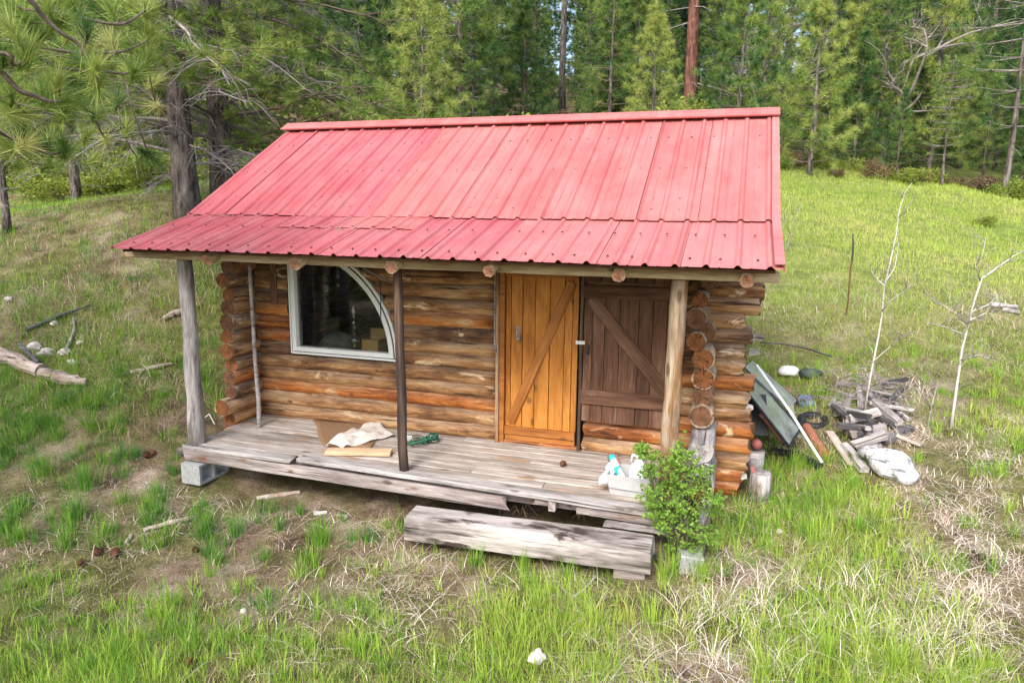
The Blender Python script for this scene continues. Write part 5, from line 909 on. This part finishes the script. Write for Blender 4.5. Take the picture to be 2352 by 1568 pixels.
# ------------------------------------------------------------------ the two old pines on the bank and the pine that hangs into the view
def old_pine(x, y, h, r, seed, label, nb, lo, hi, big=None):
    r_ = random.Random(seed); g = np.random.default_rng(seed); root = link('old_pine', None, None, Matrix.Translation((x, y, gz(x, y)-.1)), label, 'tree', 'old pines on the bank'); M0 = WM[root]
    tm, pts = trunk_mesh(h, r, 'bark', .03, seed, 18, .35); link('trunk', tm, root, M0)
    dead, live = Wood(), Wood(); P, D, TT = [], [], []
    def walk(p, a, L, drop, k, el=0.):
        path = [p.copy()]; dz = el
        for i in range(k): dz -= drop/k*r_.uniform(.4, 1.6); a += r_.uniform(-.42, .42); dz += r_.uniform(-.12, .12); p = p+Vector((math.cos(a), math.sin(a), dz)).normalized()*L/k; path.append(p.copy())
        return path, a
    def grow(c, a, L, drop, alive):
        path, _ = walk(Vector(c), a, L, drop, 8, r_.uniform(.0, .3)); rad = [(.007+.0075*L)*(1-.82*i/8)+.003 for i in range(9)]
        b = MB(); b.tube(path, rad, 7, cap=False); link('branch', mesh_of('branch', b, 'live_branch' if alive else 'dead_branch'), root, M0)
        W = live if alive else dead
        for i in range(2, 9):
            for q in range(r_.randint(2, 3)):
                b0 = path[i-1].lerp(path[i], r_.random()); sub, a3 = walk(b0, a+r_.choice([-1, 1])*r_.uniform(.4, 1.5), r_.uniform(.3, .95)*min(1, L/2.5), (.2 if alive else 1.1)*r_.uniform(.3, 1.2), 4, r_.uniform(-.2, .3)); W.add(sub, .0085, .003, 4)
                for q2 in range(r_.randint(1, 3) if alive else r_.randint(2, 4)):
                    s0 = sub[r_.randint(1, 4)]; tw, _ = walk(s0, a3+r_.uniform(-1.2, 1.2), r_.uniform(.12, .45), (.0 if alive else 1.4)*r_.uniform(.3, 1.2), 3, r_.uniform(-.3, .4)); W.add(tw, .005, .002, 3)
                    if alive: P.append(tw[-1]); D.append(((tw[-1]-tw[-2]).normalized()+Vector((0, 0, .5))).normalized()); TT.append(g.normal(.48, .15))
                if alive: P.append(sub[-1]); D.append(((sub[-1]-sub[-2]).normalized()+Vector((0, 0, .5))).normalized()); TT.append(g.normal(.5, .14))
        if alive: P.append(path[-1]); D.append((path[-1]-path[-2]).normalized()); TT.append(.55)
    def stem(z): i = z/h*(len(pts)-1); j = min(int(i), len(pts)-2); return Vector(pts[j]).lerp(Vector(pts[j+1]), i-j)
    for k in range(nb): t = (k+r_.random())/nb; z = lo+(hi-lo)*t; grow(stem(z), r_.uniform(0, 6.283), r_.uniform(1.3, 3.6), r_.uniform(.3, 1.0), z > 1.9 and r_.random() < .6+.4*t)
    for (z, a, L, dp, al) in (big or []): grow(stem(z), a, L, dp, al)
    link('dead_twig', mesh_of('dead_twig', dead.b, 'dead_branch'), root, M0, kind='stuff'); link('twig', mesh_of('twig', live.b, 'live_branch'), root, M0, kind='stuff')
    V, T, C = needles(np.array([tuple(p) for p in P]), np.array([tuple(p) for p in D]), 40, .19, .0085, .6, g, np.array(TT)); link('crown', np_data('crown', V, T, C, 'needle_near'), root, M0, kind='stuff'); print('old', len(T))
old_pine(-5.08, 2.80, 13, .20, 31, 'old pine with grey furrowed trunk standing in front on the bank', 38, 1.0, 6.5, [(1.7, 2.9, 2.6, .3, False), (1.9, 3.4, 3.0, .2, True), (2.4, 3.0, 3.2, .5, True)])
old_pine(-5.12, 3.75, 14, .215, 47, 'old pine with broken branch stubs close beside the other trunk', 44, .9, 7, [(2.9, .05, 2.8, .9, False), (2.6, -.2, 2.6, .9, False), (3.4, .2, 3.4, .7, True), (2.3, -.1, 3.2, .6, True), (3.0, -.3, 3.0, .8, True), (2.7, .1, 3.6, .7, True), (1.6, -.3, 3.0, .35, True), (1.9, .12, 3.6, .3, True), (2.1, -.05, 3.8, .35, True), (1.2, .3, 3.4, .2, True), (1.3, -1.2, 1.4, .3, False), (1.0, -.9, 1.3, .5, False)])
# overhanging pine, its trunk outside the picture
bx_, by_ = at_d(-900, 491, 5.0)[:2]
fp = link('overhanging_pine', None, None, Matrix.Translation((bx_, by_, gz(bx_, by_)-.1)), 'long needled pine whose branches hang close into the view', 'tree'); tm, _ = trunk_mesh(11, .2, 'bark', .02, 5, 14, .3); link('trunk', tm, fp, WM[fp])
r_ = random.Random(12); g = np.random.default_rng(12); W = MB(); P, D, TT = [], [], []; nodes = []
def branch_px(pts, d0, d1, r0, r1):
    n = len(pts); q = [V3(at_d(u, v, d0+(d1-d0)*i/(n-1))) for i, (u, v) in enumerate(pts)]; s = Vector((bx_, by_, q[0].z-.25)); full = [s, s.lerp(q[0], .5)+Vector((0, 0, .05))]+q; rr = [r0*1.8, r0*1.4]+[r0+(r1-r0)*i/(n-1) for i in range(n)]
    sm = []; sr = []
    for i in range(len(full)-1):
        for t in (0, .25, .5, .75):
            a = full[max(i-1, 0)]; b_, c_ = full[i], full[i+1]; e = full[min(i+2, len(full)-1)]; sm.append(.5*((2*b_)+(c_-a)*t+(2*a-5*b_+4*c_-e)*t*t+(3*b_-a-3*c_+e)*t**3)); sr.append(rr[i]*(1-t)+rr[i+1]*t)
    sm.append(full[-1]); sr.append(rr[-1]); mb_ = MB(); mb_.tube(sm, sr, 8); mb_.build('branch', 'live_branch', fp); nodes.extend(sm[7:])
    P.append(sm[-1]); D.append(((sm[-1]-sm[-2]).normalized()+Vector((0, 0, .35))).normalized()); TT.append(.5)
for (pts, d0, d1, a, b_) in (([(-40, 140), (0, 163), (44, 207), (82, 221), (112, 233), (146, 231)], 4.2, 4.5, .02, .012), ([(-60, 60), (120, 150), (258, 167), (300, 167), (337, 139)], 4.4, 5.2, .014, .007), ([(-80, -40), (100, 20), (218, 49), (279, 56), (316, 37), (337, 20)], 4.5, 5.2, .014, .007), ([(-60, 90), (160, 120), (270, 120), (316, 105), (343, 90)], 4.6, 5.4, .012, .006),
        ([(-30, -60), (68, 0), (95, 34), (143, 78), (180, 102), (221, 168)], 4.0, 4.4, .016, .009), ([(-60, 290), (0, 306), (68, 337), (116, 354), (150, 347)], 4.6, 5.2, .012, .007), ([(-50, 225), (0, 231), (68, 245), (116, 262), (153, 263)], 4.6, 5.0, .011, .006), ([(-30, 270), (60, 285), (82, 300), (102, 330), (146, 343)], 5.4, 5.8, .01, .006), ([(-40, 120), (30, 150), (61, 131)], 4.0, 4.1, .012, .008), ([(-60, 340), (20, 350), (80, 375), (130, 385)], 5.6, 6.2, .01, .006)): branch_px(pts, d0, d1, a, b_)
EXTRA = [(61, 120, 4.1), (133, 178, 4.4), (221, 150, 4.3), (200, 61, 4.5), (225, 205, 4.4), (150, 250, 4.9), (61, 262, 4.6), (224, 265, 5.2), (146, 330, 5.1), (20, 60, 4.0), (110, 20, 4.4), (165, 10, 4.6), (255, 25, 4.9), (300, 10, 5.2), (25, 215, 4.5), (95, 215, 4.5), (10, 330, 5.0), (70, 320, 5.0), (340, 135, 5.2), (343, 78, 5.4), (337, 14, 5.2), (185, 130, 4.5), (250, 90, 5.0), (290, 100, 5.3), (90, 90, 4.5), (5, 120, 4.1), (40, 380, 5.8), (110, 375, 5.9), (200, 310, 5.8), (270, 225, 5.6), (180, 225, 5.0), (320, 60, 5.4), (60, 40, 4.4), (140, 50, 4.5), (30, 10, 4.2), (300, 165, 5.5), (250, 150, 5.0)]
for k in range(85): EXTRA.append((r_.uniform(-150, 370)-60*(k % 3 == 0), r_.uniform(-90, 410), r_.uniform(4.6, 7.0)))
NP_ = [Vector(n_) for n_ in nodes]
for (u, v, d) in sorted(EXTRA, key=lambda q: min((n_-V3(at_d(*q))).length for n_ in NP_)):
    e = V3(at_d(u, v, d)); s = min(NP_, key=lambda q: (q-e).length+.0); v_ = e-s; NP_.extend([s.lerp(e, .4), s.lerp(e, .75)]); W.tube([s, s.lerp(e, .5)-Vector((0, 0, .06*v_.length)), e], [.006, .0055, .005], 5); P.append(e); D.append((v_.normalized()*.7+Vector((r_.uniform(-.3, .3), r_.uniform(-.3, .3), .6))).normalized()); TT.append(g.normal(.5, .22))
link('twig', mesh_of('twig', W, 'live_branch'), fp, Matrix(), kind='stuff')
V, T, C = needles(np.array([tuple(p) for p in P]), np.array([tuple(p) for p in D]), 130, .215, .0055, .5, g, np.array(TT), .55); o = np_mesh('crown', V, T, 'needle_near', C, fp, Matrix(), kind='stuff')
# ------------------------------------------------------------------ bare tree, aspens, mullein
def px_tree(name, segs, mat, label, cat, group=None, twig=0, seed=0):
    r_ = random.Random(seed); b = MB(); first = None; tw = MB()
    for (pts, d0, d1, ra, rb) in segs:
        n = len(pts); q = [V3(at_d(u, v, d0+(d1-d0)*i/max(1, n-1))) for i, (u, v) in enumerate(pts)]
        if first is None: q[0].z = gz(q[0].x, q[0].y)-.03; first = q[0].copy()
        b.tube(q, [ra+(rb-ra)*i/(n-1) for i in range(n)], 8)
        if len(segs) > 1 or twig:
            for k in range(twig):
                i = r_.randint(1, n-1); p = q[i-1].lerp(q[i], r_.random()); L = r_.uniform(.1, .35); e = p+Vector((r_.uniform(-1, 1), r_.uniform(-1, 1), r_.uniform(.1, 1))).normalized()*L; tw.tube([p, p.lerp(e, .5)+Vector((0, 0, -.02)), e], [.004, .003, .0015], 4)
    root = empty(name, first, label, cat, group); o = b.build('trunk', mat, root)
    if tw.v: tw.build('twig', 'dead_branch', root, kind='stuff')
    return root
ds = hit(1985, 948); d1 = float((ds-CAM)@FW)
px_tree('aspen_sapling', [([(1985, 948), (2000, 860), (2018, 770), (2026, 720), (2031, 660), (2045, 600), (2058, 540), (2066, 480), (2080, 440), (2095, 420)], d1, d1+.2, .013, .003), ([(2026, 715), (2045, 690), (2075, 670), (2092, 655)], d1, d1-.3, .009, .003), ([(2030, 655), (2010, 635), (1992, 605)], d1, d1+.3, .007, .003), ([(2032, 650), (2055, 615), (2064, 560)], d1, d1+.2, .008, .003), ([(2005, 830), (2040, 800), (2075, 770)], d1, d1+.2, .006, .002)], 'white_bark', 'thin white sapling growing out of the wood pile', 'sapling', None, 11, 1)
ds = hit(2185, 980); d2 = float((ds-CAM)@FW)
px_tree('aspen_sapling', [([(2185, 980), (2193, 920), (2200, 870), (2210, 800), (2224, 745), (2238, 690), (2255, 640)], d2, d2+.1, .017, .009), ([(2255, 640), (2290, 615), (2325, 590), (2360, 570)], d2+.1, d2+.3, .012, .004), ([(2252, 645), (2243, 610), (2258, 580), (2265, 545)], d2+.1, d2-.1, .009, .003), ([(2223, 745), (2195, 720), (2165, 700)], d2, d2-.3, .010, .003), ([(2228, 735), (2260, 720), (2305, 715)], d2, d2+.4, .008, .002), ([(2232, 715), (2270, 700), (2300, 670)], d2, d2+.3, .008, .003), ([(2218, 770), (2170, 750), (2130, 740)], d2, d2+.2, .007, .002), ([(2206, 825), (2250, 815), (2290, 830)], d2, d2-.2, .005, .002)], 'white_bark', 'white barked sapling with spreading bare twigs in the grass', 'sapling', None, 14, 2)
for (u, v, up, lean, lb) in ((2130, 985, 110, 25, 'short bare sapling stem between the two white saplings'), (1805, 580, 110, 35, 'grey bare shoot rising beside the roof corner')):
    q = hit(u, max(v, 560)); dd = float((q-CAM)@FW); px_tree('bare_shoot', [([(u, v), (u+lean*.4, v-up*.5), (u+lean, v-up)], dd, dd+.2, .012, .004), ([(u+lean*.3, v-up*.4), (u-lean*.3, v-up*.75)], dd, dd-.1, .007, .003)], 'dead_branch', lb, 'sapling', None, 6, 3)
q = hit(1943, 725); dm = float((q-CAM)@FW); ml = px_tree('mullein_stalk', [([(1943, 728), (1948, 690), (1952, 640), (1956, 595)], dm, dm, .012, .012)], 'cone_brown', 'dead brown mullein stalk standing alone in the meadow', 'plant', None, 1, 4); b = MB(); b.tube([V3(at_d(u, v, dm)) for (u, v) in ((1955, 612), (1959, 580), (1960, 555), (1958, 537))], [.011, .016, .015, .007], 8); b.build('seed_head', 'dark_iron', ml)
def bare_tree(u, d, h, seed, label):
    p = CAM+ray(u, 491)*d; x, y = p[0], p[1]; root = empty('bare_tree', (x, y, gz(x, y)), label, 'tree'); r_ = random.Random(seed); W = Wood(); tk = MB()
    def rec(p, dv, L, r, lv):
        k = 4; path = [p]
        for i in range(k): dv = (dv+Vector((r_.uniform(-.22, .22), r_.uniform(-.22, .22), r_.uniform(-.12, .12)))).normalized(); p = p+dv*L/k; path.append(p)
        if lv == 0: tk.tube(path, [r*(1-.12*i) for i in range(k+1)], 10)
        else: W.add(path, r, r*.6, 5 if lv < 3 else 3)
        if lv < 5:
            for q in range(3 if lv else 6): f = r_.randint(1, k); rec(path[f], (dv*.6+Vector((r_.uniform(-1, 1), r_.uniform(-1, 1), r_.uniform(-.2, .7)))).normalized(), L*r_.uniform(.5, .72), max(.012, r*.55), lv+1)
    rec(Vector((x, y, gz(x, y)-.1)), Vector((.05, 0, 1)), h*.42, .14, 0); tk.build('trunk', 'bark', root); W.b.build('branch', 'dead_branch', root, kind='stuff')
bare_tree(2010, 29, 11, 5, 'bare grey twiggy tree without leaves among the conifers'); bare_tree(1740, 31, 9, 8, 'bare leafless tree between pines above the roof end')
# ------------------------------------------------------------------ undergrowth
SH = []
for k in range(3):
    g2 = np.random.default_rng(70+k); parts = []
    for q in range(16): c = g2.normal(0, .38, 3); c[2] = abs(c[2])*.9+.25; parts.append(leaves(c, (.3, .3, .26), 130, .085, 700+k*40+q, .3, .2))
    V, T, C = merge(parts); mat = ['leaf_shrub', 'leaf_shrub', 'leaf_brush'][k]; SH.append(np_data('foliage', V, T, C, mat))
b = MB(); r_ = random.Random(2)
for k in range(14): a = r_.uniform(0, 6.28); l = r_.uniform(.3, .9); b.tube([(0, 0, -.1), (math.cos(a)*l*.3, math.sin(a)*l*.3, .35), (math.cos(a)*l*.7, math.sin(a)*l*.7, r_.uniform(.5, 1.0))], [.012, .009, .003], 4)
STM = mesh_of('stem', b, 'dead_branch')
def shrub(x, y, s, k, name, label, group):
    M = Matrix.Translation((x, y, gz(x, y)-.05)) @ Matrix.Rotation(random.uniform(0, 6.28), 4, 'Z') @ Matrix.Diagonal((s*random.uniform(.8, 1.3), s*random.uniform(.8, 1.3), s*random.uniform(.7, 1.1), 1)); root = link(name, None, None, M, label, 'shrub', group); link('foliage', SH[k], root, M, kind='stuff'); link('stem', STM, root, M, kind='stuff')
r_ = random.Random(9)
for k in range(20):
    u = 1790+600*k/19+r_.uniform(-15, 15); p = CAM+ray(u, 491)*(r_.uniform(24.5, 27.5)); shrub(p[0], p[1], r_.uniform(.4, .85), r_.choice([2, 0, 1]), 'low_brush', 'low brown green brush along the upper edge of the meadow', 'brush along the meadow edge')
for k in range(44):
    u = r_.uniform(-60, 1780); d = r_.uniform(17, 34); p = CAM+ray(u, 491)*d; shrub(p[0], p[1], r_.uniform(.8, 1.9), r_.choice([0, 0, 1, 2]), 'woodland_shrub', 'yellow green shrub in the undergrowth below the trees', 'undergrowth shrubs in the wood')
for (u, v, s) in ((560, 420, 1.0), (350, 420, 1.1), (300, 440, .9), (240, 430, 1.2), (410, 400, 1.2), (90, 440, 1.0)):
    p = CAM+ray(u, 491)*r_.uniform(15, 19); shrub(p[0], p[1], s, r_.choice([0, 1]), 'bank_shrub', 'yellow green shrub on the bank behind the old pines', 'shrubs behind the old pines')
p = CAM+ray(2270, 491)*19; shrub(p[0], p[1], .35, 0, 'meadow_shrub', 'lone small green shrub out in the open meadow', None)
